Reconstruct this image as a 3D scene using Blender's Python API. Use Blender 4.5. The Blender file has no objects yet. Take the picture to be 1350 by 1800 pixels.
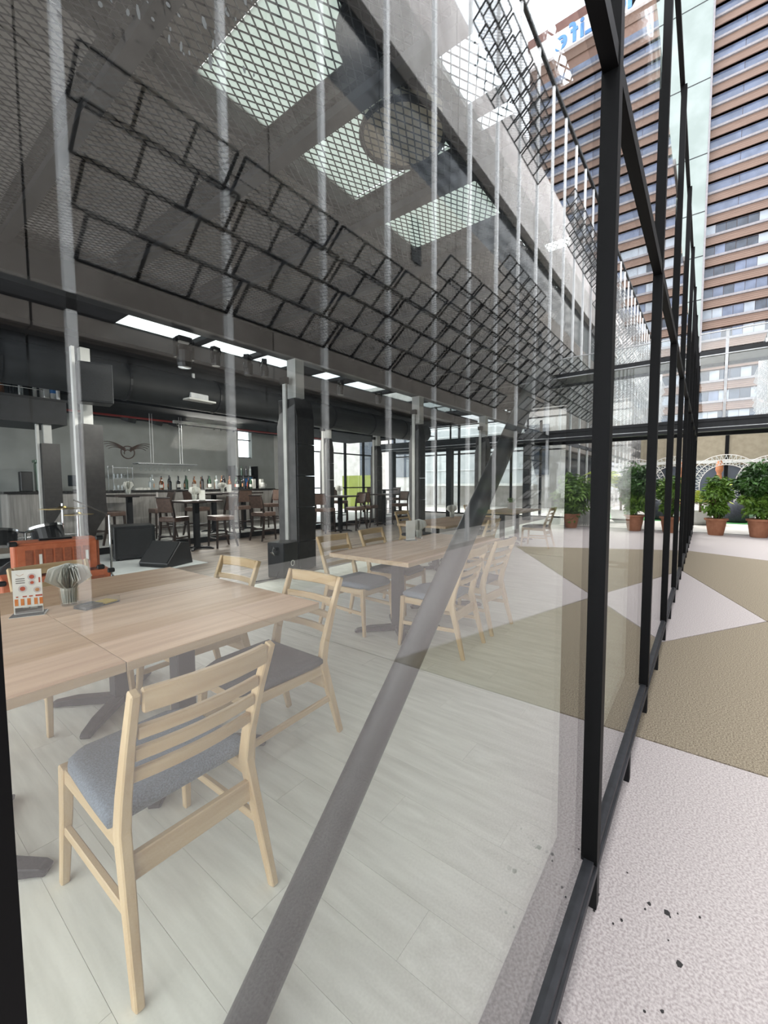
import bpy, bmesh, math, random
import numpy as np
from mathutils import Vector, Matrix, Euler, Quaternion

random.seed(7)
PI = math.pi
scene = bpy.context.scene
COL = scene.collection

# ------------------------------------------------------------------ camera
cam = bpy.data.cameras.new('camera')
cam_o = bpy.data.objects.new('camera', cam)
COL.objects.link(cam_o)
F_PX = 737.3142
cam.sensor_fit = 'VERTICAL'
cam.sensor_height = 24.0
cam.lens = F_PX / 1800.0 * 24.0
cam.clip_start = 0.02
cam.clip_end = 1000
fw = Vector((0.79211432, 0.60684261, -0.06555116))
rt = Vector((0.60784625, -0.79403465, -0.00564964))
up = Vector((0.05547834, 0.03536987, 0.99783322))
m = Matrix.Identity(4)
for i in range(3):
    m[i][0] = rt[i]; m[i][1] = up[i]; m[i][2] = -fw[i]
m.translation = Vector((0, -0.2741, 1.36))
cam_o.matrix_world = m
scene.camera = cam_o

# ------------------------------------------------------------------ world, sun, exposure
w = bpy.data.worlds.new('overcast_sky'); scene.world = w
w.use_nodes = True
nt = w.node_tree; nt.nodes.clear()
wo = nt.nodes.new('ShaderNodeOutputWorld'); bg = nt.nodes.new('ShaderNodeBackground')
tc = nt.nodes.new('ShaderNodeTexCoord'); nz = nt.nodes.new('ShaderNodeTexNoise'); cr = nt.nodes.new('ShaderNodeValToRGB')
nz.inputs['Scale'].default_value = 2.2; nz.inputs['Detail'].default_value = 5
cr.color_ramp.elements[0].position = .35; cr.color_ramp.elements[0].color = (.80, .88, 1.0, 1)
cr.color_ramp.elements[1].position = .65; cr.color_ramp.elements[1].color = (1.0, .99, .97, 1)
nt.links.new(tc.outputs['Generated'], nz.inputs['Vector'])
nt.links.new(nz.outputs['Fac'], cr.inputs['Fac'])
nt.links.new(cr.outputs['Color'], bg.inputs['Color'])
nt.links.new(bg.outputs['Background'], wo.inputs['Surface'])
bg.inputs['Strength'].default_value = 1.0
sun = bpy.data.lights.new('sun', 'SUN'); sun_o = bpy.data.objects.new('sun', sun); COL.objects.link(sun_o)
sun.energy = 1.1; sun.angle = math.radians(50); sun.color = (1, .97, .92)
sun_o.rotation_euler = Vector((-0.25, -0.30, -1)).to_track_quat('-Z', 'Y').to_euler()
sun_o.location = (0, 0, 40)
vs = scene.view_settings
vs.view_transform = 'Standard'; vs.look = 'None'; vs.gamma = 1.0; vs.exposure = 2.1
vs.use_curve_mapping = False
cy = scene.cycles
cy.max_bounces = 10; cy.diffuse_bounces = 4; cy.glossy_bounces = 4
cy.transparent_max_bounces = 24; cy.transmission_bounces = 4
cy.caustics_reflective = False; cy.caustics_refractive = False
cy.sample_clamp_indirect = 6.0
cy.use_denoising = True

# ------------------------------------------------------------------ materials
MATS = {}
# overall lightness of each outdoor or painted tone, measured against the photograph
GAIN = {'pale_pebble_wash': .84, 'brown_pebble_wash': .84, 'paving_joint': .84, 'pale_sill': .84, 'tower_glass': .84, 'tower_glass_dark': .84,
        'tower_curtain': .84, 'pale_green_cladding': .84, 'courtyard_paving': .84, 'beige_shop': .84, 'white_outer_wall': .84, 'terracotta': .84,
        'lime_panel': .84, 'brown_spandrel': .72, 'pipe_paint': .7, 'black_plastic': .5, 'white_paint': .8, 'dark_steel': .85, 'grey_vinyl_plank': 1.13, 'dark_duct': .45, 'dark_roof_sheet': .5, 'brown_timber_floor': .55, 'pale_beech': .86, 'pale_beech_rail': .86, 'pale_beech_side': .86, 'bar_cladding': .7, 'bright_terracotta': .8}
def _new(name):
    mt = bpy.data.materials.new(name); mt.use_nodes = True
    MATS[name] = mt
    return mt, mt.node_tree, mt.node_tree.nodes['Principled BSDF']
def rgb(h):
    h = h.lstrip('#'); v = [int(h[i:i + 2], 16) / 255 for i in (0, 2, 4)]
    return tuple(c / 12.92 if c <= .04045 else ((c + .055) / 1.055) ** 2.4 for c in v) + (1,)
def mat(name, c, rough=.5, metal=0, c2=None, scale=6, stretch=(1, 1, 1), detail=4, bump=0, rand=0, spec=.5, lo=.35, hi=.65, coat=0):
    """procedural material: noise between two tones, optional bump and per-object tone"""
    mt, nt, b = _new(name)
    b.inputs['Roughness'].default_value = rough; b.inputs['Metallic'].default_value = metal
    b.inputs['Specular IOR Level'].default_value = spec
    c = rgb(c) if isinstance(c, str) else c
    c2 = c if c2 is None else (rgb(c2) if isinstance(c2, str) else c2)
    g_ = GAIN.get(name, 1)
    c = tuple(min(1, q * g_) for q in c[:3]) + (1,); c2 = tuple(min(1, q * g_) for q in c2[:3]) + (1,)
    tc = nt.nodes.new('ShaderNodeTexCoord'); mp = nt.nodes.new('ShaderNodeMapping')
    mp.inputs['Scale'].default_value = stretch
    n = nt.nodes.new('ShaderNodeTexNoise'); n.inputs['Scale'].default_value = scale; n.inputs['Detail'].default_value = detail
    r = nt.nodes.new('ShaderNodeValToRGB')
    r.color_ramp.elements[0].position = lo; r.color_ramp.elements[0].color = c
    r.color_ramp.elements[1].position = hi; r.color_ramp.elements[1].color = c2
    L = nt.links.new
    L(tc.outputs['Object'], mp.inputs['Vector'])
    src = mp.outputs['Vector']
    if rand:
        oi = nt.nodes.new('ShaderNodeObjectInfo')
        ad = nt.nodes.new('ShaderNodeVectorMath'); ad.operation = 'ADD'
        ml = nt.nodes.new('ShaderNodeVectorMath'); ml.operation = 'SCALE'; ml.inputs['Scale'].default_value = 37
        cb = nt.nodes.new('ShaderNodeCombineXYZ')
        L(oi.outputs['Random'], cb.inputs[0]); L(oi.outputs['Random'], cb.inputs[1])
        L(cb.outputs[0], ml.inputs[0]); L(src, ad.inputs[0]); L(ml.outputs[0], ad.inputs[1]); src = ad.outputs[0]
    L(src, n.inputs['Vector']); L(n.outputs['Fac'], r.inputs['Fac'])
    out = r.outputs['Color']
    if rand:
        hs = nt.nodes.new('ShaderNodeHueSaturation'); mr = nt.nodes.new('ShaderNodeMapRange')
        mr.inputs['To Min'].default_value = 1 - rand; mr.inputs['To Max'].default_value = 1 + rand
        L(oi.outputs['Random'], mr.inputs['Value']); L(mr.outputs[0], hs.inputs['Value']); L(out, hs.inputs['Color']); out = hs.outputs['Color']
    L(out, b.inputs['Base Color'])
    if coat: b.inputs['Coat Weight'].default_value = coat; b.inputs['Coat Roughness'].default_value = .15
    if bump:
        bp = nt.nodes.new('ShaderNodeBump'); bp.inputs['Strength'].default_value = bump; bp.inputs['Distance'].default_value = .01
        L(n.outputs['Fac'], bp.inputs['Height']); L(bp.outputs['Normal'], b.inputs['Normal'])
    return mt
def glass(name, tint=(.97, .985, .975), f0=.042, rough=0.0):
    """pane: see-through plus Schlick reflection per face (works from either side)"""
    mt, nt, b = _new(name); nt.nodes.remove(b)
    out = nt.nodes['Material Output']
    tr = nt.nodes.new('ShaderNodeBsdfTransparent'); tr.inputs['Color'].default_value = tint + (1,)
    gl = nt.nodes.new('ShaderNodeBsdfGlossy'); gl.inputs['Roughness'].default_value = rough
    gl.inputs['Color'].default_value = (1, 1, 1, 1)
    ge = nt.nodes.new('ShaderNodeNewGeometry'); dt = nt.nodes.new('ShaderNodeVectorMath'); dt.operation = 'DOT_PRODUCT'
    L = nt.links.new
    def M(op, a, bb=None):
        n = nt.nodes.new('ShaderNodeMath'); n.operation = op
        for i, v in enumerate((a, bb)):
            if v is None: continue
            if hasattr(v, 'is_linked'): L(v, n.inputs[i])
            else: n.inputs[i].default_value = v
        return n.outputs[0]
    L(ge.outputs['Incoming'], dt.inputs[0]); L(ge.outputs['Normal'], dt.inputs[1])
    a = M('SUBTRACT', 1.0, M('ABSOLUTE', dt.outputs['Value']))
    f = M('ADD', f0, M('MULTIPLY', 1 - f0, M('POWER', a, 5.0)))
    mx = nt.nodes.new('ShaderNodeMixShader')
    L(f, mx.inputs['Fac']); L(tr.outputs[0], mx.inputs[1]); L(gl.outputs[0], mx.inputs[2]); L(mx.outputs[0], out.inputs['Surface'])
    return mt
def emit(name, c, s):
    mt, nt, b = _new(name)
    b.inputs['Base Color'].default_value = c + (1,); b.inputs['Emission Color'].default_value = c + (1,)
    b.inputs['Emission Strength'].default_value = s
    return mt
def wood(name, c1, c2, axis=0, scale=3.2, rough=.45, rand=.06):
    st = [14, 14, 14]; st[axis] = 1.0
    return mat(name, c1, rough, 0, c2, scale, tuple(st), 6, .08, rand, .4, .3, .7)

black_metal = mat('black_metal', '#0d0d0f', .5, .0, '#141416', 30, spec=.25)
dark_frame = mat('dark_frame', '#060607', .55, 0, '#09090a', 14, (1, 1, .2), spec=.12)
rail_gray = mat('rail_gray', '#2b2c2f', .5, 0, '#35363a', 20, spec=.3)
steel_lt = mat('light_steel', '#a9abac', .5, .0, '#bcbdbd', 9)
dark_steel = mat('dark_steel', '#161719', .5, .0, '#202124', 6, bump=.03, spec=.3)
beam_steel = mat('beam_steel', '#2a2a2b', .5, .0, '#3a3b3c', 5, spec=.4)
mesh_steel = mat('mesh_steel', '#232325', .5, .3, '#343537', 12)
louver_steel = mat('louver_steel', '#7c7d7e', .5, .0, '#989999', 12)
facade_steel = mat('facade_steel', '#d6d7d7', .5, .0, '#e4e4e4', 9)
pipe_mat = mat('pipe_paint', '#2f2f30', .4, .0, '#3b3b3b', 8, (1, 1, 1), 6, spec=.35)
vinyl = mat('grey_vinyl_plank', '#c0c0b4', .5, 0, '#dadacf', 2.4, (9, 1, 9), 8, .05, .03, .35, .25, .75)
grout = mat('plank_joint', '#9d9d92', .7)
curb_mat = mat('dark_curb', '#27272a', .6, 0, '#303035', 20)
timber = mat('brown_timber_floor', '#6a5c53', .5, 0, '#a59687', 1.5, (.8, 9, 1), 6, .04, 0, .4, .35, .65)
tile_lt = mat('platform_tile', '#b5b5b1', .45, 0, '#c6c6c2', 4)
pave_lt = mat('pale_pebble_wash', '#ada3a2', .8, 0, '#d2cac8', 120, (1, 1, 1), 12, .05, 0, .3, .36, .62)
pave_dk = mat('brown_pebble_wash', '#75695a', .8, 0, '#b0a48e', 120, (1, 1, 1), 12, .05, 0, .3, .36, .66)
pave_line = mat('paving_joint', '#a79a90', .85)
court_mat = mat('courtyard_paving', '#cfc9c2', .8, 0, '#ddd8d2', 4)
oak = wood('pale_beech', '#c3a57c', '#d6bd95', 2, 2.2)
oak_x = wood('pale_beech_rail', '#c3a57c', '#d6bd95', 0, 2.2)
oak_y = wood('pale_beech_side', '#c3a57c', '#d6bd95', 1, 2.2)
tabletop_mat = wood('greyed_oak_laminate', '#bf9a7c', '#d8b797', 0, 1.5, .55)
edge_mat = wood('oak_edge', '#a68e70', '#bda588', 0, 1.5, .5)
seat_grey = mat('grey_fabric', '#5d656d', .95, 0, '#757e88', 220, (1, 1, 1), 2, .06)
seat_dark = mat('charcoal_fabric', '#3a3a3c', .95, 0, '#4a494b', 160, (1, 1, 1), 2, .2)
leather = mat('brown_leather', '#4d3c34', .35, 0, '#5f4c43', 18, bump=.1)
dark_wood = mat('dark_stained_wood', '#1f1613', .4, 0, '#2c201b', 12, (1, 1, .2))
wall_grey = mat('grey_plaster', '#8f918e', .95, 0, '#979a97', 2.5, spec=.05)
bar_front = mat('bar_cladding', '#a09c97', .5, 0, '#b9b5b0', 5, (6, 1, .4), spec=.3)
bar_top_m = mat('bar_top', '#1c1a1a', .25, 0, '#2a2827', 12)
white_paint = mat('white_paint', '#c9c9c4', .5, 0, '#d6d6d2', 4)
col_black = mat('black_cladding', '#1d1b1a', .45, 0, '#2b2827', 16, (1, 1, 1), 8)
col_grey = mat('grey_cladding', '#504f4f', .5, 0, '#5d5c5c', 6)
roof_dark = mat('dark_roof_sheet', '#2a2a2c', .9, 0, '#353538', 4, spec=.1)
roof_grey = mat('grey_roof_sheet', '#827f7d', .7, 0, '#979492', 3)
taupe = mat('taupe_panel', '#6d665f', .7, 0, '#7d766f', 3)
conc = mat('pale_concrete', '#a5a19d', .8, 0, '#b7b3b0', 2)
conc_lt = mat('light_concrete', '#bdb6b3', .8, 0, '#cdc7c4', 2)
dark_glass = mat('dark_glazing', '#1d2124', .12, 0, '#2b3034', 2)
brown_sp = mat('brown_spandrel', '#6f5648', .6, 0, '#7e6556', 3, (.2, .2, 3))
sill_mat = mat('pale_sill', '#767274', .6, 0, '#827e80', 3)
tw_glass = mat('tower_glass', '#4f586b', .15, 0, '#667086', .5, rand=.12)
tw_glass_dk = mat('tower_glass_dark', '#2a313c', .12, 0, '#434c5a', .5, rand=.2)
tw_curtain = mat('tower_curtain', '#8d949c', .6, 0, '#a0a6ad', .5, rand=.06)
pier_mat = mat('pale_green_cladding', '#78827d', .4, 0, '#88918d', .25)
sign_white = mat('sign_white', '#d9d3d0', .5, 0, '#e2dcda', 2)
sign_blue = mat('sign_blue', '#4d7fb5', .4, 0, '#5a8bbe', 3)
terracotta = mat('terracotta', '#a0694c', .75, 0, '#b27a5c', 8, bump=.1)
leaf_dk = mat('dark_leaf', '#1f3a16', .45, 0, '#3f6526', 4, rand=.1)
leaf_mid = mat('mid_leaf', '#3a5c1c', .45, 0, '#6d8f35', 4, rand=.1)
leaf_yel = mat('yellow_leaf', '#86a02c', .5, 0, '#c4c650', 4, rand=.1)
bark = mat('bark', '#5a4a3a', .9, 0, '#6d5b48', 20)
soil = mat('soil', '#2b211a', .95, 0, '#3a2d24', 30)
orange = mat('orange_vinyl', '#b4603c', .5, 0, '#bf6b47', 30, bump=.1)
orange_dk = mat('orange_grille', '#8a4a30', .7, 0, '#9c583a', 60)
black_plastic = mat('black_plastic', '#141618', .4, 0, '#1d2023', 30)
black_cloth = mat('black_cloth', '#111213', .9, 0, '#1b1c1d', 90, bump=.2)
chrome = mat('chrome', '#c8cacc', .15, 1.0)
brass = mat('brass', '#a9905a', .28, 1.0, '#b9a06a', 10)
paper = mat('white_paper', '#d8d8d0', .8, 0, '#e6e6e0', 12)
acrylic = glass('clear_acrylic', (.96, .97, .97), .04)
pane_glass = glass('pane_glass', (.965, .98, .97), .065)
thin_glass = glass('rail_glass', (.95, .97, .965), .045)
sky_glass = glass('skylight_glass', (.9, .94, .93), .05)
def translucent(name, c, rough=.6):
    mt, nt, b = _new(name); nt.nodes.remove(b)
    t_ = nt.nodes.new('ShaderNodeBsdfTranslucent'); t_.inputs['Color'].default_value = c
    d_ = nt.nodes.new('ShaderNodeBsdfDiffuse'); d_.inputs['Color'].default_value = (.5, .52, .5, 1)
    mx = nt.nodes.new('ShaderNodeMixShader'); mx.inputs['Fac'].default_value = .3
    nt.links.new(t_.outputs[0], mx.inputs[1]); nt.links.new(d_.outputs[0], mx.inputs[2]); nt.links.new(mx.outputs[0], nt.nodes['Material Output'].inputs['Surface'])
    return mt
sky_white = translucent('polycarbonate_sheet', (.52, .56, .53, 1))
red_paint = mat('red_pipe', '#8c1f1d', .5)
red_print = mat('red_print', '#a8482f', .7, 0, '#b9573b', 40)
tan_print = mat('tan_print', '#c89a72', .7, 0, '#b07a50', 60)
grey_print = mat('grey_print', '#6b6560', .8)
amber_print = mat('amber_print', '#c9702f', .7, 0, '#d98c4a', 25)
yellow_pl = mat('yellow_card', '#d5b23a', .6)
lime = mat('lime_panel', '#727a20', .6, 0, '#7d862c', 2)
white_wall = mat('white_outer_wall', '#a9adae', .7, 0, '#b9bcbd', 2)
beige_shop = mat('beige_shop', '#8f8570', .7, 0, '#9c927d', 3)
turf = mat('green_turf', '#3f8a4a', .9, 0, '#54a05c', 60)
warm_lamp = emit('warm_lamp', (1.0, .93, .8), 6.0)
blk_spot = mat('speck', '#2a2828', .8)
navy = mat('navy_fabric', '#23262c', .9, 0, '#2f333b', 20)
bottle_g = mat('green_bottle', '#2c4a36', .12, 0, '#3a5a44', 9, spec=.8)
bottle_a = mat('amber_bottle', '#6b3d18', .12, 0, '#7d4c22', 9, spec=.8)
bottle_c = mat('clear_bottle', '#9ba3a3', .1, 0, '#b5bcbb', 9, spec=.8)
bottle_d = mat('dark_bottle', '#1d1c1e', .12, 0, '#2a282a', 9, spec=.8)
blue_can = mat('blue_can', '#2f6aa8', .3)

# ------------------------------------------------------------------ mesh helpers
class MB:
    def __init__(s): s.v = []; s.f = []
    def add(s, vs, fs):
        o = len(s.v); s.v += [tuple(v) for v in vs]; s.f += [tuple(i + o for i in f) for f in fs]; return s
    def box(s, a, b, rot=None, c=None):
        x0, y0, z0 = a; x1, y1, z1 = b
        vs = [Vector(p) for p in ((x0, y0, z0), (x1, y0, z0), (x1, y1, z0), (x0, y1, z0), (x0, y0, z1), (x1, y0, z1), (x1, y1, z1), (x0, y1, z1))]
        if rot is not None:
            c = Vector(c) if c is not None else (Vector(a) + Vector(b)) / 2
            R = Euler(rot).to_matrix(); vs = [R @ (v - c) + c for v in vs]
        return s.add(vs, [(3, 2, 1, 0), (4, 5, 6, 7), (0, 1, 5, 4), (1, 2, 6, 5), (2, 3, 7, 6), (3, 0, 4, 7)])
    def beam(s, p0, p1, wd, ht, upv=(0, 0, 1), w1=None, h1=None):
        p0, p1 = Vector(p0), Vector(p1); d = (p1 - p0).normalized(); u = Vector(upv)
        if abs(d.dot(u)) > .99: u = Vector((0, 1, 0))
        sd = d.cross(u).normalized(); u = sd.cross(d).normalized()
        vs = []
        for p, a, b in ((p0, wd, ht), (p1, w1 or wd, h1 or ht)):
            for i, j in ((-1, -1), (1, -1), (1, 1), (-1, 1)): vs.append(p + sd * i * a / 2 + u * j * b / 2)
        return s.add(vs, [(0, 1, 2, 3), (7, 6, 5, 4), (0, 4, 5, 1), (1, 5, 6, 2), (2, 6, 7, 3), (3, 7, 4, 0)])
    def path(s, pts, wd, ht, upv=(0, 0, 1)):
        """rectangular section swept along a polyline"""
        pts = [Vector(p) for p in pts]; n = len(pts); vs = []
        for i, p in enumerate(pts):
            d = (pts[min(i + 1, n - 1)] - pts[max(i - 1, 0)]).normalized()
            sd = d.cross(Vector(upv)).normalized(); u = sd.cross(d).normalized()
            a, b = (wd[i], ht[i]) if isinstance(wd, (list, tuple)) else (wd, ht)
            for q, r in ((-1, -1), (1, -1), (1, 1), (-1, 1)): vs.append(p + sd * q * a / 2 + u * r * b / 2)
        fs = [(0, 1, 2, 3), tuple(4 * (n - 1) + k for k in (3, 2, 1, 0))]
        for i in range(n - 1):
            for k in range(4):
                a, b = 4 * i + k, 4 * i + (k + 1) % 4; fs.append((a, a + 4, b + 4, b))
        return s.add(vs, fs)
    def tube(s, pts, r, n=10, caps=True):
        pts = [Vector(p) for p in pts]; m_ = len(pts); vs = []
        u = None
        for i, p in enumerate(pts):
            d = (pts[min(i + 1, m_ - 1)] - pts[max(i - 1, 0)]).normalized()
            if u is None:
                u = d.cross(Vector((0, 0, 1)) if abs(d.z) < .95 else Vector((1, 0, 0))).normalized()
            u = (u - d * u.dot(d)).normalized(); vv = d.cross(u)
            rr = r[i] if isinstance(r, (list, tuple)) else r
            for k in range(n): vs.append(p + (u * math.cos(2 * PI * k / n) + vv * math.sin(2 * PI * k / n)) * rr)
        fs = []
        for i in range(m_ - 1):
            for k in range(n): fs.append((i * n + k, i * n + (k + 1) % n, (i + 1) * n + (k + 1) % n, (i + 1) * n + k))
        if caps: fs += [tuple(range(n))[::-1], tuple((m_ - 1) * n + k for k in range(n))]
        return s.add(vs, fs)
    def lathe(s, prof, n=16, c=(0, 0, 0)):
        vs = []; c = Vector(c)
        for r, z in prof:
            for k in range(n): vs.append(c + Vector((max(r, 1e-4) * math.cos(2 * PI * k / n), max(r, 1e-4) * math.sin(2 * PI * k / n), z)))
        fs = [tuple(range(n))[::-1]]
        for i in range(len(prof) - 1):
            for k in range(n): fs.append((i * n + k, i * n + (k + 1) % n, (i + 1) * n + (k + 1) % n, (i + 1) * n + k))
        fs.append(tuple((len(prof) - 1) * n + k for k in range(n)))
        return s.add(vs, fs)
    def prism(s, poly, z0, z1, M_=None):
        """2D polygon (ccw) extruded in z, optionally transformed"""
        n = len(poly)
        vs = [Vector((x, y, z0)) for x, y in poly] + [Vector((x, y, z1)) for x, y in poly]
        if M_ is not None: vs = [M_ @ v for v in vs]
        fs = [tuple(range(n))[::-1], tuple(range(n, 2 * n))] + [(i, (i + 1) % n, n + (i + 1) % n, n + i) for i in range(n)]
        return s.add(vs, fs)
    def mesh(s, name, mt, bevel=0, smooth=False, seg=1):
        me = bpy.data.meshes.new(name); me.from_pydata(s.v, [], s.f)
        if bevel:
            bm = bmesh.new(); bm.from_mesh(me)
            bmesh.ops.bevel(bm, geom=bm.edges[:], offset=bevel, segments=seg, affect='EDGES', profile=.5, clamp_overlap=True)
            bm.to_mesh(me); bm.free()
        if smooth: me.polygons.foreach_set('use_smooth', [True] * len(me.polygons))
        if mt is not None: me.materials.append(mt)
        me.update(); return me
    def build(s, name, mt, parent=None, bevel=0, smooth=False, seg=1, center=True):
        if center and parent is None and s.v:
            a = np.array(s.v); c = Vector(((a[:, 0].min() + a[:, 0].max()) / 2, (a[:, 1].min() + a[:, 1].max()) / 2, a[:, 2].min()))
            s.v = [tuple(Vector(v) - c) for v in s.v]
        else: c = Vector()
        o = bpy.data.objects.new(name, s.mesh(name, mt, bevel, smooth, seg)); COL.objects.link(o); o.location = c
        if parent is not None: o.parent = parent
        return o

def tag(o, label=None, cat=None, group=None, kind=None):
    if label: o['label'] = label
    if cat: o['category'] = cat
    if group: o['group'] = group
    if kind: o['kind'] = kind
    return o
def empty(name, loc=(0, 0, 0), rz=0, label=None, cat=None, group=None, kind=None):
    o = bpy.data.objects.new(name, None); COL.objects.link(o); o.empty_display_size = .1
    o.location = loc; o.rotation_euler = (0, 0, rz)
    return tag(o, label, cat, group, kind)
def inst(me, name, parent, loc=(0, 0, 0), rot=(0, 0, 0), sc=(1, 1, 1)):
    o = bpy.data.objects.new(name, me); COL.objects.link(o); o.parent = parent
    o.location = loc; o.rotation_euler = rot; o.scale = sc
    return o
def dup(root, loc, rz, label, group=None):
    r = root.copy(); COL.objects.link(r); r.location = loc; r.rotation_euler = (0, 0, rz); r['label'] = label
    if group: r['group'] = group
    for ch in [o for o in KIDS[root.name]]:
        c = ch.copy(); COL.objects.link(c); c.parent = r
        for g in KIDS.get(ch.name, []):
            d = g.copy(); COL.objects.link(d); d.parent = c
    return r
KIDS = {}
def reg(root):
    for o in list(bpy.data.objects):
        if o.parent is not None:
            L = KIDS.setdefault(o.parent.name, [])
            if o not in L: L.append(o)
    return root
def expanded(wd, ht, cw, ch, th=.004, dp=.008):
    """expanded metal sheet in the xy plane from (0,0) to (wd,ht); strands run in x"""
    nx = max(1, int(round(wd / cw))); ny = max(1, int(round(ht / ch)))
    cw = wd / nx; ch = ht / ny
    V = []; Fq = []
    for j in range(ny + 1):
        for i in range(2 * nx + 1):
            x = i * cw / 2
            y = j * ch + (ch / 2 if (i + j) % 2 else -ch / 2)
            for dy, dz in ((-th, -dp), (th, -dp * .2), (th * .2, dp), (-th * 1.2, dp * .4)):
                V.append((x, y + dy, dz))
        # neighbours touch at the nodes
        b = j * (2 * nx + 1) * 4
        for i in range(2 * nx):
            for k in range(4):
                a0 = b + i * 4 + k; a1 = b + i * 4 + (k + 1) % 4
                Fq.append((a0, a0 + 4, a1 + 4, a1))
    mb = MB(); mb.v = [tuple(p) for p in V]; mb.f = Fq
    return mb

# ================================================================== SETTING
# ---- outdoor pavement: big triangular slabs of pebble wash
GZ = -.11   # the plaza lies a step below the restaurant floor
def gp(p): return (p[0] * 1.081, -.274 + (p[1] + .274) * 1.081)
G = empty('pavement', (0, 0, GZ), label='plaza paving of large pale and brown pebble wash triangles', kind='structure')
MB().box((-8, -9, -.12), (15.6, .12, -.012)).build('bed', pave_line, G, center=False)
def slab(poly, mt, nm='paving_slab'):
    poly = [gp(p) if p[1] > -8 else (p[0] * 1.081, p[1]) for p in poly]
    c = Vector((sum(p[0] for p in poly) / len(poly), sum(p[1] for p in poly) / len(poly)))
    q = []
    for p in poly:
        d = Vector(p) - c; q.append(tuple(c + d * (1 - .008 / max(d.length, .1))))
    return MB().prism(q, -.012, 0).build(nm, mt, G, bevel=.003, center=False)
Y1 = .10
slab([(-8, -9), (2.55, -9), (2.55, -4.2), (2.55, -1.65), (2.55, Y1), (-8, Y1)], pave_lt)
slab([(2.55, -1.65), (5.48, -.8), (4.2, 0), (4.05, Y1), (2.55, Y1)], pave_dk)
slab([(4.2, 0), (5.48, -.8), (8.0, 0), (8.3, Y1), (4.05, Y1)], pave_lt)
slab([(2.55, -1.65), (2.55, -4.2), (8.4, -4.2), (8.95, -3.0), (5.48, -.8)], pave_lt)
slab([(5.48, -.8), (8.95, -3.0), (10.35, 0), (10.4, Y1), (8.3, Y1), (8.0, 0)], pave_dk)
slab([(8.95, -3.0), (8.4, -4.2), (14.25, -4.2), (14.25, Y1), (10.4, Y1), (10.35, 0)], pave_lt)
MB().box((15.4, -8, -.012), (15.58, 0, -.004)).build('drain_channel', dark_frame, G, center=False)
# scattered chips of paint and grit on the paving
for x, y, r in ((1.65, -0.170, 0.010), (1.62, -0.160, 0.006), (1.65, -0.220, 0.015), (1.64, -0.230, 0.005), (1.67, -0.250, 0.005), (1.49, -0.260, 0.014), (1.58, -0.020, 0.008), (1.50, -0.080, 0.006), (1.53, -0.100, 0.007), (1.29, -0.190, 0.007), (1.32, -0.230, 0.007), (1.74, -0.090, 0.005), (1.51, -0.020, 0.006), (1.70, -0.310, 0.005), (1.55, -0.230, 0.004), (1.12, -0.010, 0.008)):
    k = random.randint(5, 7); a0 = random.random() * 6
    MB().prism([(x + r * random.uniform(.5, 1.1) * math.cos(a0 + 2 * PI * i / k), y + r * random.uniform(.4, .9) * math.sin(a0 + 2 * PI * i / k)) for i in range(k)], 0, .0015).build('paint_chip', blk_spot, G, center=False)

# ---- courtyard beyond the bridge
C2 = empty('courtyard_ground', (15.6, 0, GZ), label='bright pale courtyard paving beyond the footbridge', kind='structure')
MB().box((0, -25, -.1), (95, 40, -.01)).build('paving', court_mat, C2, center=False)

# ---- interior floor
Fl = empty('floor', label='restaurant floor of grey vinyl planks with brown timber strips further in', kind='structure')
MB().box((-3, .13, -.1), (17.5, 13.2, -.004)).build('screed', grout, Fl, center=False)
pl_me = MB().box((-.0894, -.5992, -.004), (.0894, .5992, 0)).mesh('plank', vinyl)
k = 0
for i in range(-4, 46):
    x = .09 + i * .18
    off = (i * .43) % 1.2
    y = .13 - off
    while y < 4.55:
        y0 = max(y, .13); y1 = min(y + 1.2, 4.6)
        if y1 - y0 > .08 and (x < 3.6 or y0 > .1) and x - .3 * y0 < 7.6 and x > y0 * .08 - .6:
            o = inst(pl_me, 'plank', Fl, (x, (y0 + y1) / 2, 0), sc=(1, (y1 - y0) / 1.2, 1)); k += 1
        y += 1.2
MB().box((8.2, .13, -.004), (17.5, 4.6, 0)).build('vinyl_flooring', vinyl, Fl, center=False)
MB().box((-3, 4.6, -.004), (17.5, 13.2, .002)).build('timber_flooring', timber, Fl, center=False)
MB().box((-3, .035, -.1), (15.5, .13, .012)).build('curb', curb_mat, Fl, center=False)
MB().box((1.9, 6.6, .002), (3.9, 9.1, .012)).build('stage_mat', mat('stage_mat', '#a5a8a7', .8, 0, '#b4b7b5', 3), Fl, center=False)

P = empty('bar_platform', (6, 9.2, 0), label='low tiled bar platform with a black riser edge', kind='structure')
MB().box((-9, .05, 0), (8.4, 4, .12)).build('tile_deck', tile_lt, P, center=False)
MB().box((-9, 0, 0), (8.4, .05, .13)).build('riser', black_metal, P, center=False)

# ---- glass wall (the facade we look through)
GW = empty('window_1', label='long black framed glass wall that reflects the plaza', kind='structure')
X0, MOD, ZR, ZT, ZG, ZTOP = 1.5036, 1.5569, .055, 2.62, 3.66, 4.75
NM = 10
xs = [X0 + MOD * i for i in range(-2, NM)]; xs[1] = .015
mull = MB()
mull.box((-.026, -.03, 0), (.026, .012, 1)); 
mull_me = mull.mesh('mullion', dark_frame); fin_me = MB().box((-.02, .012, 0), (.02, .10, 1)).mesh('mullion_fin', dark_frame)
for x in xs:
    o = inst(mull_me, 'mullion', GW, (x, 0, .08), sc=(1, 1, ZTOP - .08))
    inst(fin_me, 'mullion_fin', GW, (x, 0, .08), sc=(1, 1, ZG - .1))
for z0, z1, y0 in ((.035, .06, -.028), (.066, .09, -.02)):
    MB().box((xs[0], y0, z0), (15.52, .03, z1)).build('base_rail', rail_gray, GW, center=False)
MB().box((xs[0], -.012, .058), (15.52, .03, .068)).build('base_groove', black_metal, GW, center=False)
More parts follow.
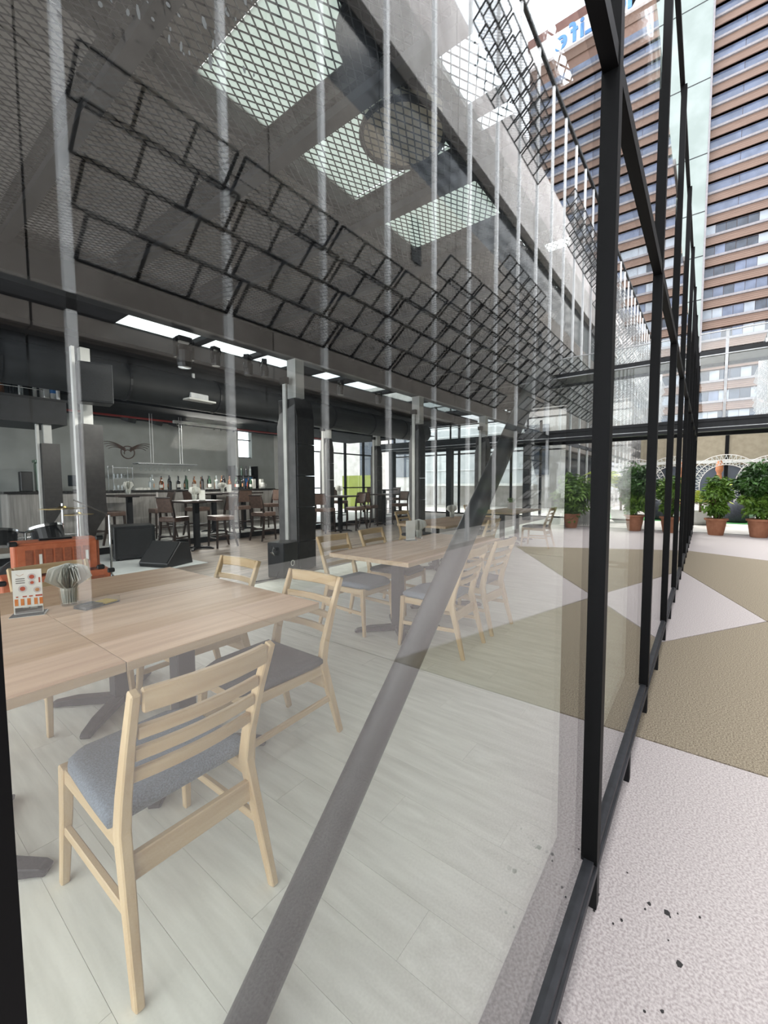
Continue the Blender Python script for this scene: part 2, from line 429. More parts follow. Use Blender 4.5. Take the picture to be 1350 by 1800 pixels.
for z, nm in ((ZT, 'transom'),):
    for i in range(len(xs) - 1):
        mb = MB().box((xs[i] + .027, -.026, z - .03), (xs[i + 1] - .027, .012, z + .03)); mb.box((xs[i] + .021, .012, z - .018), (xs[i + 1] - .021, .095, z + .018))
        mb.build(nm, dark_frame, GW, center=False)
MB().box((xs[0], -.012, ZTOP), (15.52, .02, ZTOP + .05)).build('top_rail', dark_frame, GW, center=False)
for i in range(len(xs) - 1):
    for z0, z1 in ((.09, ZT - .02), (ZT + .02, ZG)):
        MB().box((xs[i] + .012, -.005, z0), (xs[i + 1] - .012, .005, z1)).build('pane', pane_glass, GW, center=False)
ft = MB().box((-.02, -.026, GZ), (.02, .02, .036)).mesh('foot', black_metal)
for i in range(len(xs)):
    for d in (0, MOD / 2):
        if xs[i] + d < 15.5: inst(ft, 'foot', GW, (xs[i] + d + .03, 0, 0))

# ---- roof / ceiling over the dining strip
CE = empty('ceiling', (0, 0, 3.66), label='dark expanded metal mesh ceiling under steel beams and skylights', kind='structure')
ZM = .04
em = expanded(14.1, 5.0, .104, .028, .0042, .006)
o = em.build('expanded_mesh', mesh_steel, CE, center=False); o.location = (-1.2, .06, ZM); o['kind'] = 'stuff'
for k in range(-2, 14):
    x = 1.08 + .96 * k
    b = MB().box((x - .05, .04, .07), (x + .05, 5.0, .078)); b.box((x - .006, .04, .078), (x + .006, 5.0, .21)); b.box((x - .05, .04, .21), (x + .05, 5.0, .218))
    b.build('ceiling_beam', beam_steel, CE, center=False)
    h = MB().box((x - .045, .04, -.03), (x + .045, 5.0, .03)); h.build('mesh_batten', dark_steel, CE, center=False)
for y in (1.28, 2.45):
    MB().box((-1.5, y - .045, .2), (13.9, y + .045, .33)).build('purlin', dark_steel, CE, center=False)
MB().box((-1.5, .70, .05), (13.9, .76, .2)).build('purlin', dark_steel, CE, center=False)
def roof(x0, x1, y0, y1, mt=roof_grey, z=.34): MB().box((x0, y0, z), (x1, y1, z + .05)).build('roof_sheet', mt, CE, center=False)
def pane(x0, x1, y0, y1, mt): MB().box((x0, y0, .36), (x1, y1, .372)).build('skylight_pane', mt, CE, center=False)
roof(-3, 14.2, 2.42, 5.6)
roof(-3, 1.55, .02, 2.42)
# translucent strip
roof(4.2, 14.2, 1.45, 2.42)
for a, b in ((1.57, 2.12), (2.14, 3.08), (3.10, 4.18)): pane(a, b, 1.40, 2.42, sky_white)
# bright clear openings nearer the glass
roof(1.55, 2.4, .6, 1.38, dark_steel); roof(2.4, 4.9, 1.16, 1.38, roof_grey); roof(2.88, 2.98, .78, 1.16, dark_steel); roof(3.3, 4.93, .6, 1.16)
roof(4.9, 4.93, 1.16, 1.45); roof(4.93, 5.5, .6, .98); roof(4.93, 5.5, 1.34, 1.45); roof(5.5, 5.98, .6, 1.45); roof(5.98, 6.2, .6, 1.28); roof(6.2, 14.2, .6, 1.45)
roof(2.4, 3.3, .6, .78)
for a, b, c, d in ((2.4, 3.3, .78, 1.16), (4.93, 5.5, .98, 1.34), (5.98, 6.2, 1.28, 1.45)): pane(a, b, c, d, sky_glass)
roof(1.55, 2.45, .14, .6); roof(2.45, 3.2, .14, .50); roof(3.2, 14.2, .14, .6); roof(2.45, 3.2, .585, .6)
for a, b in ((1.55, 2.9), (4.4, 4.9), (6.3, 7.0), (8.6, 14.2)): roof(a, b, .02, .14)
for a, b in ((2.9, 4.4), (4.9, 6.3), (7.0, 8.6)): roof(a, b, .10, .14)
# round drums hung in the void between mesh and skylight
drum_beige = mat('drum_beige', '#b9b3a2', .7, 0, '#c8c2b2', 5)
for (x, y, r, lab, dk) in ((2.56, 1.50, .285, 'round beige ceiling drum above the mesh, dark rimmed, lower one', 0), (1.98, 1.20, .26, 'round dark ceiling drum above the mesh nearest the top of the picture', 1)):
    t = empty('ceiling_drum', (x, y, 3.80), label=lab, cat='vent')
    MB().lathe([(0, 0), (r, 0), (r, .12), (0, .12)], 32).build('drum', [drum_beige, dark_steel][dk], t)
    MB().tube([((r + .008) * math.cos(2 * PI * i / 32), (r + .008) * math.sin(2 * PI * i / 32), .0) for i in range(33)], .018, 6, False).build('rim', dark_steel, t)
    for sx in (-.1, .1): MB().tube([(sx, 0, .12), (sx, 0, .2)], .01, 5).build('hanger', dark_steel, t)

# ---- primary steel: beams and columns
for y, z in ((5.05, 3.36), (9.0, 3.36)):
    b = MB().box((-3, y - .12, z), (15.5, y + .12, z + .02)); b.box((-3, y - .012, z + .02), (14.4, y + .012, z + .32)); b.box((-3, y - .12, z + .32), (14.4, y + .12, z + .34))
    tag(b.build('steel_beam', dark_steel), 'dark I beam running along the room above the clad columns' if y < 6 else 'dark I beam further in above the bar stools', kind='structure')
R2 = empty('ceiling', (0, 5.6, 3.6), label='dark rear ceiling over the bar with a strip skylight and big duct', kind='structure')
def roof2(x0, x1, y0, y1, z=.3, mt=roof_dark): MB().box((x0, y0 - 5.6, z), (x1, y1 - 5.6, z + .08)).build('roof_sheet', mt, R2, center=False)
roof2(-3, 14.4, 5.4, 6.35); roof2(-3, 2.8, 6.35, 7.35); roof2(-3, 16.4, 7.35, 13.4)
roof2(13.6, 14.4, 6.35, 7.35)
for a, b in ((2.8, 4.05), (4.2, 5.2), (5.3, 6.2), (6.9, 7.6), (8.0, 9.4), (9.6, 11.2), (11.4, 13.6)): MB().box((a, .75, .3), (b, 1.75, .312)).build('skylight_pane', sky_glass, R2, center=False)
for a, b in ((4.05, 4.2), (5.2, 5.3), (6.2, 6.9), (7.6, 8.0), (9.4, 9.6), (11.2, 11.4)): roof2(a, b, 6.35, 7.35)
MB().tube([(-3, 2.9, -.28), (14, 2.9, -.28)], .34, 20).build('duct', mat('dark_duct', '#232526', .6, .0, '#2c2e2f', 3, spec=.3), R2, smooth=True, center=False)
for k in range(9): MB().tube([(-2 + 1.8 * k, 2.9, -.28), (-1.96 + 1.8 * k, 2.9, -.28)], .355, 20).build('duct_band', dark_steel, R2, center=False)
MB().tube([(2, 6.2, -.42), (12, 6.2, -.42)], .045, 10).build('sprinkler_pipe', red_paint, R2, center=False)
MB().box((-3, 1.6, .05), (14, 1.9, .3)).build('cable_tray', black_metal, R2, center=False)

def column(x, y, lab, s=1.0, top=3.36):
    t = empty('column', (x, y, 0), label=lab, kind='structure')
    a, b = .18 * s, .22 * s
    MB().box((-.09, -.10, 2.75), (.09, .10, top)).build('upper_post', white_paint, t)
    z = 0
    for h in (.45, .55, .5, .5, .42):
        zz = z + h
        poly = [(-b, z + .006), (b, z + .006), (b, zz), (-b, zz)]
        if zz > 2.3: poly = [(-b, z + .006), (b, z + .006), (b, zz + .3), (-b + .06, zz + .3), (-b, zz)]
        Mx = Matrix(((0, 0, 1, 0), (1, 0, 0, 0), (0, 1, 0, 0), (0, 0, 0, 1)))
        MB().prism(poly, -a, a, Mx).build('cladding', col_black, t, bevel=.004)
        z = zz
    MB().prism([(-b + .03, .01), (b + .02, .01), (b + .02, 2.3), (b - .05, 2.5), (-b + .03, 2.62)], -a - .02, -a - .001, Matrix(((0, 0, 1, 0), (1, 0, 0, 0), (0, 1, 0, 0), (0, 0, 0, 1)))).build('side_panel', col_grey, t)
    MB().box((-a - .05, -.02, .0), (-a - .021, .055, 3.0)).build('white_flange', white_paint, t)
    MB().box((-a - .08, -.05, 2.95), (-a, .08, 3.05)).build('clamp', black_metal, t)
    return t
column(4.62, 5.05, 'nearest black clad column with white steel flange in front of the bar')
column(8.25, 5.05, 'slender looking black column standing midway behind the second dining table', .62)
column(11.85, 5.05, 'black clad column beside the top of the leaning pipe', .8)
column(9.05, 8.8, 'black column with white flange among the bar stools right of the nearest column', .7)
column(11.95, 9.2, 'black column with white flange beside the second bar table set', .7)
# posts with hanging cladding at the stage
for x, y, s, lab in ((2.28, 7.0, 1.0, 'stage post with black hanging cladding below the loudspeaker'), (2.42, 9.5, 1.0, 'white topped stage post with black cladding left of the bar terminal')):
    t = empty('column', (x, y, 0), label=lab, kind='structure')
    zt = 2.26 if y < 8 else 2.15
    MB().box((-.13, -.03, 0), (-.09, .05, 3.36)).build('white_flange', white_paint, t)
    MB().box((-.03, -.06, zt), (.09, .06, 3.36)).build('upper_post', white_paint, t)
    My = Matrix(((1, 0, 0, 0), (0, 0, 1, 0), (0, 1, 0, 0), (0, 0, 0, 1)))
    MB().prism([(-.085, .72), (-.02, .58), (.02, .66), (.19, .95), (.19, zt), (-.085, zt)][::-1], -.12, .12, My).build('cladding', col_black, t)
    MB().box((-.05, -.03, 0), (-.0, .03, .8)).build('foot_post', black_metal, t)

# ---- back wall, bar gantry
WB = empty('wall_back', (6, 12.4, 0), label='grey plaster wall behind the bar with a winged emblem', kind='structure')
MB().box((-9, 0, 0), (2.4, .2, 4)).build('plaster', wall_grey, WB, center=False)
MB().box((2.95, 0, 0), (3.9, .2, 4)).build('plaster', wall_grey, WB, center=False)
MB().box((2.4, 0, 3.5), (2.95, .2, 4)).build('plaster', wall_grey, WB, center=False)
MB().box((2.4, 0, 0), (2.95, .2, 2.3)).build('plaster', wall_grey, WB, center=False)
MB().box((2.4, .1, 2.3), (2.95, .12, 3.5)).build('slot_pane', thin_glass, WB, center=False)
for z in (2.3, 2.9, 3.48): MB().box((2.4, .08, z), (2.95, .14, z + .03)).build('slot_bar', dark_frame, WB, center=False)
MB().box((2.3, -.02, 0), (2.4, .2, 4)).build('pilaster', white_paint, WB, center=False)
MB().box((1.85, -.25, 3.3), (2.5, 0, 4)).build('white_bulkhead', white_paint, WB, center=False)
# emblem: spread wings over a round body
EMB = (-1.05, 2.28)
em_m = mat('emblem_brown', '#4a3d38', .6, 0, '#5c4c45', 10)
cx, cz = EMB
body = MB()
body.tube([(cx + .17 * math.cos(2 * PI * i / 20), -.012, cz + .17 * math.sin(2 * PI * i / 20)) for i in range(21)], .014, 6, False)
body.tube([(cx + .09 * math.cos(i / 10 * PI + .4), -.012, cz - .02 + .09 * math.sin(i / 10 * PI + .4)) for i in range(11)], .012, 6)
body.build('emblem_body', em_m, WB, center=False)
for sd in (-1, 1):
    wg = MB()
    for j in range(4):
        wg.tube([(cx + sd * (.06 + .56 * t - .05 * j * t), -.012, cz + .10 + .15 * math.sin(t * 2.2) + .02 * t - .055 * j * (0.4 + .6 * t)) for t in [q / 9 for q in range(10)]], [.016 - .001 * q for q in range(10)], 6)
    wg.build('emblem_wing', em_m, WB, center=False)
WE = tag(MB().box((9.9, 12.4, 0), (10.1, 12.6, 3.9)).build('trim_1', white_paint), 'white pilaster at the right end of the back wall', kind='structure')

# rear and end glazing
W2 = empty('window_2', (10.1, 12.5, 0), label='tall rear glazing right of the bar wall', kind='structure')
for i in range(6): MB().box((i * 1.25 - .04, -.05, 0), (i * 1.25 + .04, .05, 3.9)).build('mullion', dark_frame, W2, center=False)
for i in range(5):
    for z0, z1 in ((.05, 1.2), (1.25, 2.7), (2.75, 3.9)): MB().box((i * 1.25 + .04, -.005, z0), (i * 1.25 + 1.21, .005, z1)).build('pane', thin_glass, W2, center=False)
for z in (0, 1.2, 2.7): MB().box((0, -.04, z), (6.25, .04, z + .05)).build('transom', dark_frame, W2, center=False)
W3 = empty('window_3', (17.45, 0, 0), label='full height end glazing behind the footbridge deck', kind='structure')
for i in range(11): MB().box((-.05, .2 + i * 1.22 - .04, 0), (.05, .2 + i * 1.22 + .04, 3.9 if i < 5 else 5.0)).build('mullion', dark_frame, W3, center=False)
for i in range(10):
    for z0, z1 in ((.05, 2.7), (2.75, 4.0)): MB().box((-.005, .2 + i * 1.22 + .04, z0), (.005, .2 + i * 1.22 + 1.18, z1)).build('pane', thin_glass, W3, center=False)
for z in (0, 2.7, 4.0): MB().box((-.04, .2, z), (.04, 12.4, z + .05)).build('transom', dark_frame, W3, center=False)

# ---- footbridge across the plaza and through the room
FB = empty('footbridge', (15.6, 0, 2.86), label='dark steel footbridge with glass balustrade crossing above the potted trees', kind='structure')
FB.scale = (1, 1, 1.08)
YA, YB = -9.0, 12.3
b = MB().box((0, YA, 0), (.10, YB, .05)); b.box((.03, YA, .05), (.07, YB, .26)); b.box((0, YA, .26), (.12, YB, .34)); b.build('lower_beam', dark_steel, FB, center=False)
MB().box((.02, YA, .085), (.029, YB, .105)).build('light_strip', steel_lt, FB, center=False)
MB().box((0.1, YA, .1), (1.7, YB, .2)).build('deck', dark_steel, FB, center=False)
MB().box((1.6, YA, 0), (1.7, YB, .34)).build('rear_beam', dark_steel, FB, center=False)
MB().box((0, YA, 2.02), (.12, .0, 2.14)).build('upper_beam', dark_steel, FB, center=False)
MB().box((0.1, YA, 2.10), (1.7, 0, 2.16)).build('canopy', mat('canopy', '#6c696a', .6, 0, '#7c797a', 3), FB, center=False)
MB().box((1.6, YA, 2.02), (1.7, 0, 2.14)).build('upper_beam', dark_steel, FB, center=False)
for z in (2.60, 2.0): MB().tube([(-.01, YA, z), (-.01, 0, z)], .018, 8).build('handrail', steel_lt, FB, center=False)
MB().box((0, YA, 2.16), (.012, 0, 2.58)).build('balustrade_glass', thin_glass, FB, center=False)
for y in (-8.4, -6.2, -4.4, -2.6, -.62): MB().box((-.02, y - .035, .34), (.05, y + .035, 2.62)).build('post', steel_lt, FB, center=False)
for y0, y1 in ((-4.36, -2.65), (-2.55, -.67), (-.57, 0)): MB().box((0.02, y0, .36), (.032, y1, 2.0)).build('screen_pane', thin_glass, FB, center=False)
for z in (.75, 1.05, 1.35, 1.6): MB().tube([(.02, 4.8, z), (.02, YB, z)], .022 if z > 1.5 else .012, 8).build('guard_rail', black_metal if z > 1.5 else steel_lt, FB, center=False)
for y in (5, 6.6, 8.2, 9.8, 11.4): MB().box((0, y - .03, .34), (.05, y + .03, 1.6)).build('guard_post', black_metal, FB, center=False)
for y in (-4.0, 5.05, 8.3, 11.3): MB().box((.05, y - .12, -2.75), (.29, y + .12, 0)).build('support_post', dark_steel, FB, center=False)

# ---- leaning pipe brace
A_ = Vector((0.53, 0.56, 0.07)); B_ = Vector((2.18, 0.56, 1.6)); dr = (B_ - A_).normalized()
lo = A_ - dr * (A_.z / dr.z); hi = A_ + dr * ((3.62 - A_.z) / dr.z)
t = empty('pipe_brace', lo, label='thick dark grey steel pipe leaning diagonally behind the nearest glass pane', cat='pipe', kind='structure')
MB().tube([Vector(), hi - lo], .047, 28).build('tube', pipe_mat, t, smooth=False)
MB().box((-.12, -.08, 0), (.12, .08, .012)).build('base_plate', dark_steel, t)
for po in t.children: 
    if po.name.startswith('tube'): po.data.polygons.foreach_set('use_smooth', [len(q.vertices) == 4 for q in po.data.polygons])

# ================================================================== OUTSIDE: facing building, tower, courtyard
FBD = empty('facing_building', (0, -4.19, 0), label='long facing building with thin mullions and tilted mesh louvers, mirrored in the glass', cat='building')
fx = [1.344 + 1.5569 * i for i in range(-4, 38)]
fm = MB().box((-.04, -.07, 0), (.04, .0, 14.6)).mesh('mullion', facade_steel)
for x in fx: inst(fm, 'mullion', FBD, (x, 0, 0))
MB().box((fx[0], -.08, 14.6), (fx[-1], .02, 14.72)).build('top_rail', dark_frame, FBD)
MB().box((fx[0], -.08, 2.9), (fx[-1], .0, 3.05)).build('floor_rail', dark_steel, FBD)
bx = [fx[0] + 3.1138 * i for i in range(21)]
for i in range(20):
    a, b = bx[i] + .012, bx[i + 1] - .012
    MB().box((a, -1.4, 12.0), (b, -1.2, 14.0)).build('parapet_panel', conc_lt, FBD)
    MB().box((a, -1.4, 10.7), (b, -1.15, 11.98)).build('parapet_panel', conc, FBD)
    MB().box((a, -1.5, 8.7), (b, -1.4, 10.68)).build('window_band', dark_glass, FBD)
    MB().box((a, -1.4, 5.9), (b, -1.2, 8.68)).build('wall_panel', taupe, FBD)
    MB().box((a, -1.4, 3.05), (b, -1.2, 5.88)).build('wall_panel', taupe, FBD)
    MB().box((a, -1.5, 0), (b, -1.4, 3.0)).build('shopfront', dark_glass, FBD)
    if i % 3 == 1: MB().box((a + .9, -1.19, 6.6), (a + 1.3, -1.17, 7.6)).build('vent', black_metal, FBD)
MB().box((fx[0], -2.4, GZ), (fx[-1], -1.55, 13.9)).build('core_wall', conc, FBD)
MB().box((fx[0], -1.5, GZ), (fx[-1], .01, .0)).build('plinth', conc, FBD)
# tilted expanded metal louvers
lv = expanded(1.46, .40, .10, .031, .003, .005); nfm = len(lv.f)
for a, b in (((0, 0, 0), (1.46, 0, 0)), ((0, .41, 0), (1.46, .41, 0)), ((0, 0, 0), (0, .41, 0)), ((1.46, 0, 0), (1.46, .41, 0)), ((.5, 0, 0), (.5, .41, 0)), ((1.0, 0, 0), (1.0, .41, 0))): lv.beam(a, b, .026, .03)
lv_me = lv.mesh('louver', louver_steel); lv_me.materials.append(black_metal)
lv_me.polygons.foreach_set('material_index', [0 if q < nfm else 1 for q in range(len(lv_me.polygons))])
nl = 0
def louv(i, z):
    global nl
    if nl >= 298: return
    inst(lv_me, 'louver', FBD, (fx[i] + .05, .0, z), (math.radians(40), 0, 0)); nl += 1
def bay(x): return int(round((x - fx[0]) / 1.5569 - .5))
for i in range(4, 40):
    x = fx[i] + .7
    rows = []
    if x < 7: rows = [3.35, 3.8, 4.25, 4.7]
    elif x < 11: rows = [3.35, 3.8, 4.25, 4.7, 5.15, 5.6]
    elif x < 14.2: rows = [4.2, 4.65, 5.1, 5.55, 6.0, 6.45, 6.9]
    else: rows = [4.2, 4.65, 5.1, 5.55, 6.0] if x < 22 else [3.8, 4.6, 5.4, 6.2, 7.0, 7.8, 8.6]
    if 8.6 < x < 13: rows += [10.6, 11.1, 11.6, 12.1, 12.6]
    if 16.4 < x < 21: rows += [10.3, 10.8, 11.3, 11.8]
    if x >= 21.5: continue
    if 12.5 < x < 13.6: rows += [.45, .9, 1.35, 1.8, 2.25, 2.7, 3.15, 3.6]
    for z in rows: louv(i, z)
fl_ = MB()
for i in range(len(fx) - 1):
    if fx[i] < 21.5: continue
    for z in np.arange(3.4, 12.6, .62):
        if (i * 7 + int(z * 3)) % 5 == 0: continue
        x_ = fx[i] + .06; d_ = .34
        fl_.beam((x_, .02, z), (x_ + 1.42, .02, z), .03, .03); fl_.beam((x_, d_, z + .30), (x_ + 1.42, d_, z + .30), .03, .03)
        for q in range(4): fl_.beam((x_ + .47 * q, .02, z), (x_ + .47 * q, d_, z + .30), .03, .03)
        for q in range(1, 6): fl_.beam((x_, .02 + .053 * q, z + .05 * q), (x_ + 1.42, .02 + .053 * q, z + .05 * q), .012, .02)
o = fl_.build('far_louvers', louver_steel, FBD); o['kind'] = 'stuff'
# flood lamp on the top rail
t = empty('flood_lamp', (12.5, -4.19, 14.72), label='small square flood lamp on an arm above the facing building top rail', cat='lamp')
MB().tube([(0, 0, 0), (.25, .1, .5), (.6, .5, .9)], .03, 6).build('arm', dark_steel, t)
MB().box((.45, .35, .8), (.95, .85, 1.0)).build('head', rail_gray, t)

# ---- office tower at the end of the plaza
D, S = 90.0, 90 / 70
TW = empty('office_tower', (D, 0, 0), label='tall brown banded office tower with a blue lettered white sign', cat='building')
YR = -31.0
MB().box((.56, YR, GZ), (14, 1.4, 88.2)).build('body', mat('tower_body', '#6e564a', .7), TW)
MB().box((-.3, YR - .3, 88.2), (14, 2, 90.0)).build('coping', mat('tower_coping', '#6b4a42', .6, 0, '#74534a', 1), TW)
MB().box((-.35, YR, 84.4), (.9, 1.4, 88.2)).build('sign_panel', sign_white, TW)
MB().box((.3, YR, 82.6), (1.0, 1.4, 84.4)).build('soffit_band', brown_sp, TW)
FL = 3.38
nf = 24
pane_me = {}
npn = 0
rnd = random.Random(3)
def tpane(f_, y0, wd, z, m_):
    global npn
    if npn >= 300: return
    key = (m_.name, wd)
    if key not in pane_me: pane_me[key] = MB().box((-.03, 0, 0), (.03, wd - .05, 1.62)).mesh('pane', m_)
    inst(pane_me[key], 'pane', TW, (.5, y0, z + .02)); npn += 1
for f in range(nf):
    z = 82.6 - FL * (f + 1)
    sp = MB()
    for q in range(4): sp.box((-.15 + .05 * q, YR + .2, z - 1.64 + .32 * q), (1.0, 1.3, z - 1.36 + .32 * q))
    sp.box((.06, YR + .2, z - 1.64), (1.0, 1.3, z - .34))
    sp.build('spandrel', brown_sp, TW)
    MB().box((-.28, YR + .2, z - .36), (1.0, 1.3, z - .02)).build('sill', sill_mat, TW)
    if z >= 44:
        for j in range(8): tpane(f, YR + .2 + 4.0 * j, 4.0, z, tw_glass)
    else:
        for j in range(9):
            r_ = rnd.random()
            tpane(f, 1.3 - 1.35 * (j + 1), 1.35, z, tw_curtain if r_ < .33 else tw_glass_dk if r_ < .85 else tw_glass)
        for j in range(7):
            r_ = rnd.random()
            tpane(f, 1.3 - 12.15 - 2.8 * (j + 1), 2.8, z, tw_curtain if r_ < .3 else tw_glass_dk if r_ < .8 else tw_glass)
MB().box((-1.2, 1.2, 18), (4, 9.5, 95)).build('pier', pier_mat, TW)
for z in (23.5, 31.5, 38.5, 45.5, 54.5, 66, 78): MB().box((-1.23, 1.2, z), (-1.19, 9.5, z + .14)).build('pier_joint', dark_steel, TW)
MB().box((-1.25, 1.15, 18), (-1.1, 1.4, 95)).build('pier_edge', sill_mat, TW)
# sign lettering, read from the plaza side (appears reversed in the glass)
cu = bpy.data.curves.new('letters', 'FONT')
yl = -13.2
adv = {'M': 2.9, 'e': 1.95, 't': 1.35, 'L': 1.9, 'i': 1.0, 'f': 1.35}
yl = -10.0
for chx in 'MetLife':
    c = bpy.data.curves.new('glyph', 'FONT'); c.body = chx; c.size = 5.0; c.extrude = .08; c.offset = .08
    tmp = bpy.data.objects.new('glyph', c); COL.objects.link(tmp)
    dg = bpy.context.evaluated_depsgraph_get()
    me = bpy.data.meshes.new_from_object(tmp.evaluated_get(dg)); bpy.data.objects.remove(tmp); bpy.data.curves.remove(c)
    me.materials.clear(); me.materials.append(sign_blue); me.name = 'letter'
    o = inst(me, 'letter', TW, (-.46, yl, 84.75)); o.rotation_euler = Matrix(((0, 0, -1), (-1, 0, 0), (0, 1, 0))).to_euler()
    yl -= adv[chx] * 1.3
bpy.data.curves.remove(cu)

# ---- low white buildings and a lime hoarding seen through the end glazing
B2 = empty('white_annex', (24, 12, GZ), label='white sloping outer wall with horizontal bands beyond the end glazing', cat='building')
MB().prism([(-4.6, 1.4), (3.2, 1.4), (3.2, 9), (-2.6, 9)], -.2, .6, Matrix(((0, 0, 1, 0), (1, 0, 0, 0), (0, 1, 0, 0), (0, 0, 0, 1)))).build('sloped_wall', white_wall, B2)
for z in (2.3, 3.4, 4.4, 5.4, 6.4, 7.4): MB().box((-.26, -4.0, z), (-.2, 3.2, z + .08)).build('band', steel_lt, B2)
MB().box((2, -9, 0), (3, 14, 9)).build('rear_wall', conc, B2)
MB().box((-.3, -4.6, 1.35), (.2, 3.4, 1.5)).build('ledge', white_paint, B2)
for i in range(6): MB().box((1.9, -8 + 3.2 * i, 2), (2.02, -6 + 3.2 * i, 5)).build('window', tw_glass_dk, B2)
tag(MB().box((18.9, 14.4, GZ), (19.0, 17.4, 1.9)).build('hoarding', lime), 'lime green hoarding panel outside the end glazing', 'hoarding')

# ---- shops, arches and planters beyond the footbridge
SH = empty('shop_row', (36, -3.6, GZ), label='beige shopfront row with dark framed glazing beyond the courtyard', cat='building')
MB().box((0, .0, 0), (6, 12, 4.9)).build('wall', beige_shop, SH)
for i in range(5):
    MB().box((-.06, .2 + 2.2 * i, .1), (.02, 2.2 + 2.2 * i, 2.6)).build('shop_window', tw_glass_dk, SH)
    MB().box((-.1, 2.2 + 2.2 * i, 0), (.05, 2.4 + 2.2 * i, 4.6)).build('shop_mullion', dark_frame, SH)
MB().box((-.5, 0, 2.75), (.1, 12, 2.95)).build('canopy_edge', white_paint, SH)
MB().box((-.05, 0, 4.7), (.05, 12, 5.0)).build('fascia', dark_steel, SH)
def arch(x, y, r, lab):
    t = empty('arch_trellis', (x, y, GZ), label=lab, cat='arch')
    for rr in (r, r - .22, r - .44): 
        MB().tube([(0, rr * math.cos(PI * i / 24), 1.35 + rr * math.sin(PI * i / 24)) for i in range(25)], .015, 6).build('hoop', conc_lt, t)
        for sgn in (-1, 1): MB().tube([(0, sgn * rr, 0), (0, sgn * rr, 1.35)], .015, 6).build('upright', conc_lt, t)
    lt = MB()
    for i in range(24):
        a, b = PI * i / 24, PI * (i + 1) / 24
        for p, q in ((r, r - .44), (r - .44, r)): lt.beam((0, p * math.cos(a), 1.35 + p * math.sin(a)), (0, q * math.cos(b), 1.35 + q * math.sin(b)), .02, .02, (1, 0, 0))
    for sgn in (-1, 1):
        for i in range(6):
            for p, q in ((r, r - .44), (r - .44, r)): lt.beam((0, sgn * p, .22 * i), (0, sgn * q, .22 * (i + 1)), .02, .02, (1, 0, 0))
    lt.build('lattice', white_paint, t)
arch(24, -.95, 1.35, 'white lattice garden arch behind the second potted tree')
arch(25.5, -2.7, 1.35, 'white lattice garden arch further right in the courtyard')

def leaf_cloud(n, rad, cz, ln, wd, seed, squash=1.0, droop=.3, hole=.25):
    rr = random.Random(seed); mb = MB()
    for _ in range(n):
        while True:
            p = Vector((rr.uniform(-1, 1), rr.uniform(-1, 1), rr.uniform(-1, 1)))
            if hole < p.length < 1: break
        lump = .72 + .28 * math.sin(p.x * 4 + seed) * math.sin(p.y * 5 + 1.3 * seed) + .18 * math.sin(p.z * 6 + seed)
        p = Vector((p.x * rad * lump, p.y * rad * lump, cz + p.z * rad * squash * lump))
        d = Vector((rr.uniform(-1, 1), rr.uniform(-1, 1), rr.uniform(-.9, .5) - droop)).normalized()
        s_ = d.cross(Vector((rr.uniform(-1, 1), rr.uniform(-1, 1), rr.uniform(-.2, 1)))).normalized()
        n_ = s_.cross(d); l = ln * rr.uniform(.6, 1.3); w_ = wd * rr.uniform(.7, 1.2)
        mb.add([p, p + d * l * .45 + s_ * w_ + n_ * w_ * .3, p + d * l, p + d * l * .45 - s_ * w_ + n_ * w_ * .3, p + d * l * .5 - n_ * w_ * .15], [(0, 1, 4), (1, 2, 4), (2, 3, 4), (3, 0, 4)])
    return mb
def stems(n, h, rad, seed):
    rr = random.Random(seed); mb = MB()
    for i in range(n):
        a = rr.uniform(0, 6.28); r_ = rad * rr.uniform(.3, 1)
        mb.tube([(.03 * math.cos(a), .03 * math.sin(a), .3), (.1 * math.cos(a + .5), .1 * math.sin(a + .5), .3 + h * .45), (r_ * math.cos(a), r_ * math.sin(a), .3 + h)], [.018, .013, .006], 5)
    return mb
pot_prof = [(.0, .0), (.145, .0), (.155, .03), (.19, .24), (.205, .36), (.235, .365), (.24, .41), (.215, .412), (.2, .38), (.0, .38)]
def pot_plant(x, y, rz, lab, sc=1.0, n=1500, fm=leaf_dk, fm2=leaf_mid, crown=(.50, 1.28), seed=1, group='potted trees along the footbridge', tall=1.15, ln=.13, wd=.030):
    x, y = gp((x, y)); t = empty('potted_tree', (x, y, GZ), rz, lab, 'plant')
    t.scale = (sc, sc, sc)
    MB().lathe(pot_prof, 28).build('pot', terracotta, t, smooth=False)
    MB().lathe([(.0, .375), (.198, .375), (.198, .39), (0, .40)], 20).build('soil', soil, t)
    stems(7, crown[1] - .2, crown[0] * .7, seed).build('stems', bark, t)
    a = leaf_cloud(n, crown[0], crown[1], ln, wd, seed, tall).build('foliage', fm, t); a['kind'] = 'stuff'
    b = leaf_cloud(n // 2, crown[0] * .8, crown[1] - .42, ln * .9, wd, seed + 5, .9).build('lower_foliage', fm2, t); b['kind'] = 'stuff'
    return t
pot_plant(13.85, -.52, .2, 'terracotta potted leafy tree standing closest to the end of the glass wall', 1.15, 1700, leaf_mid, leaf_mid, (.33, 1.08), 3)
pot_plant(13.85, -1.36, .9, 'dark green bushy tree in a terracotta pot, second along the footbridge', 1.2, 3000, leaf_dk, leaf_mid, (.50, 1.22), 8, wd=.036)
pot_plant(13.7, -3.02, 1.7, 'terracotta potted tree with narrow drooping leaves, third along the footbridge, mirrored in the glass', 1.15, 2200, leaf_mid, leaf_mid, (.60, 1.05), 15, tall=.9, ln=.17)

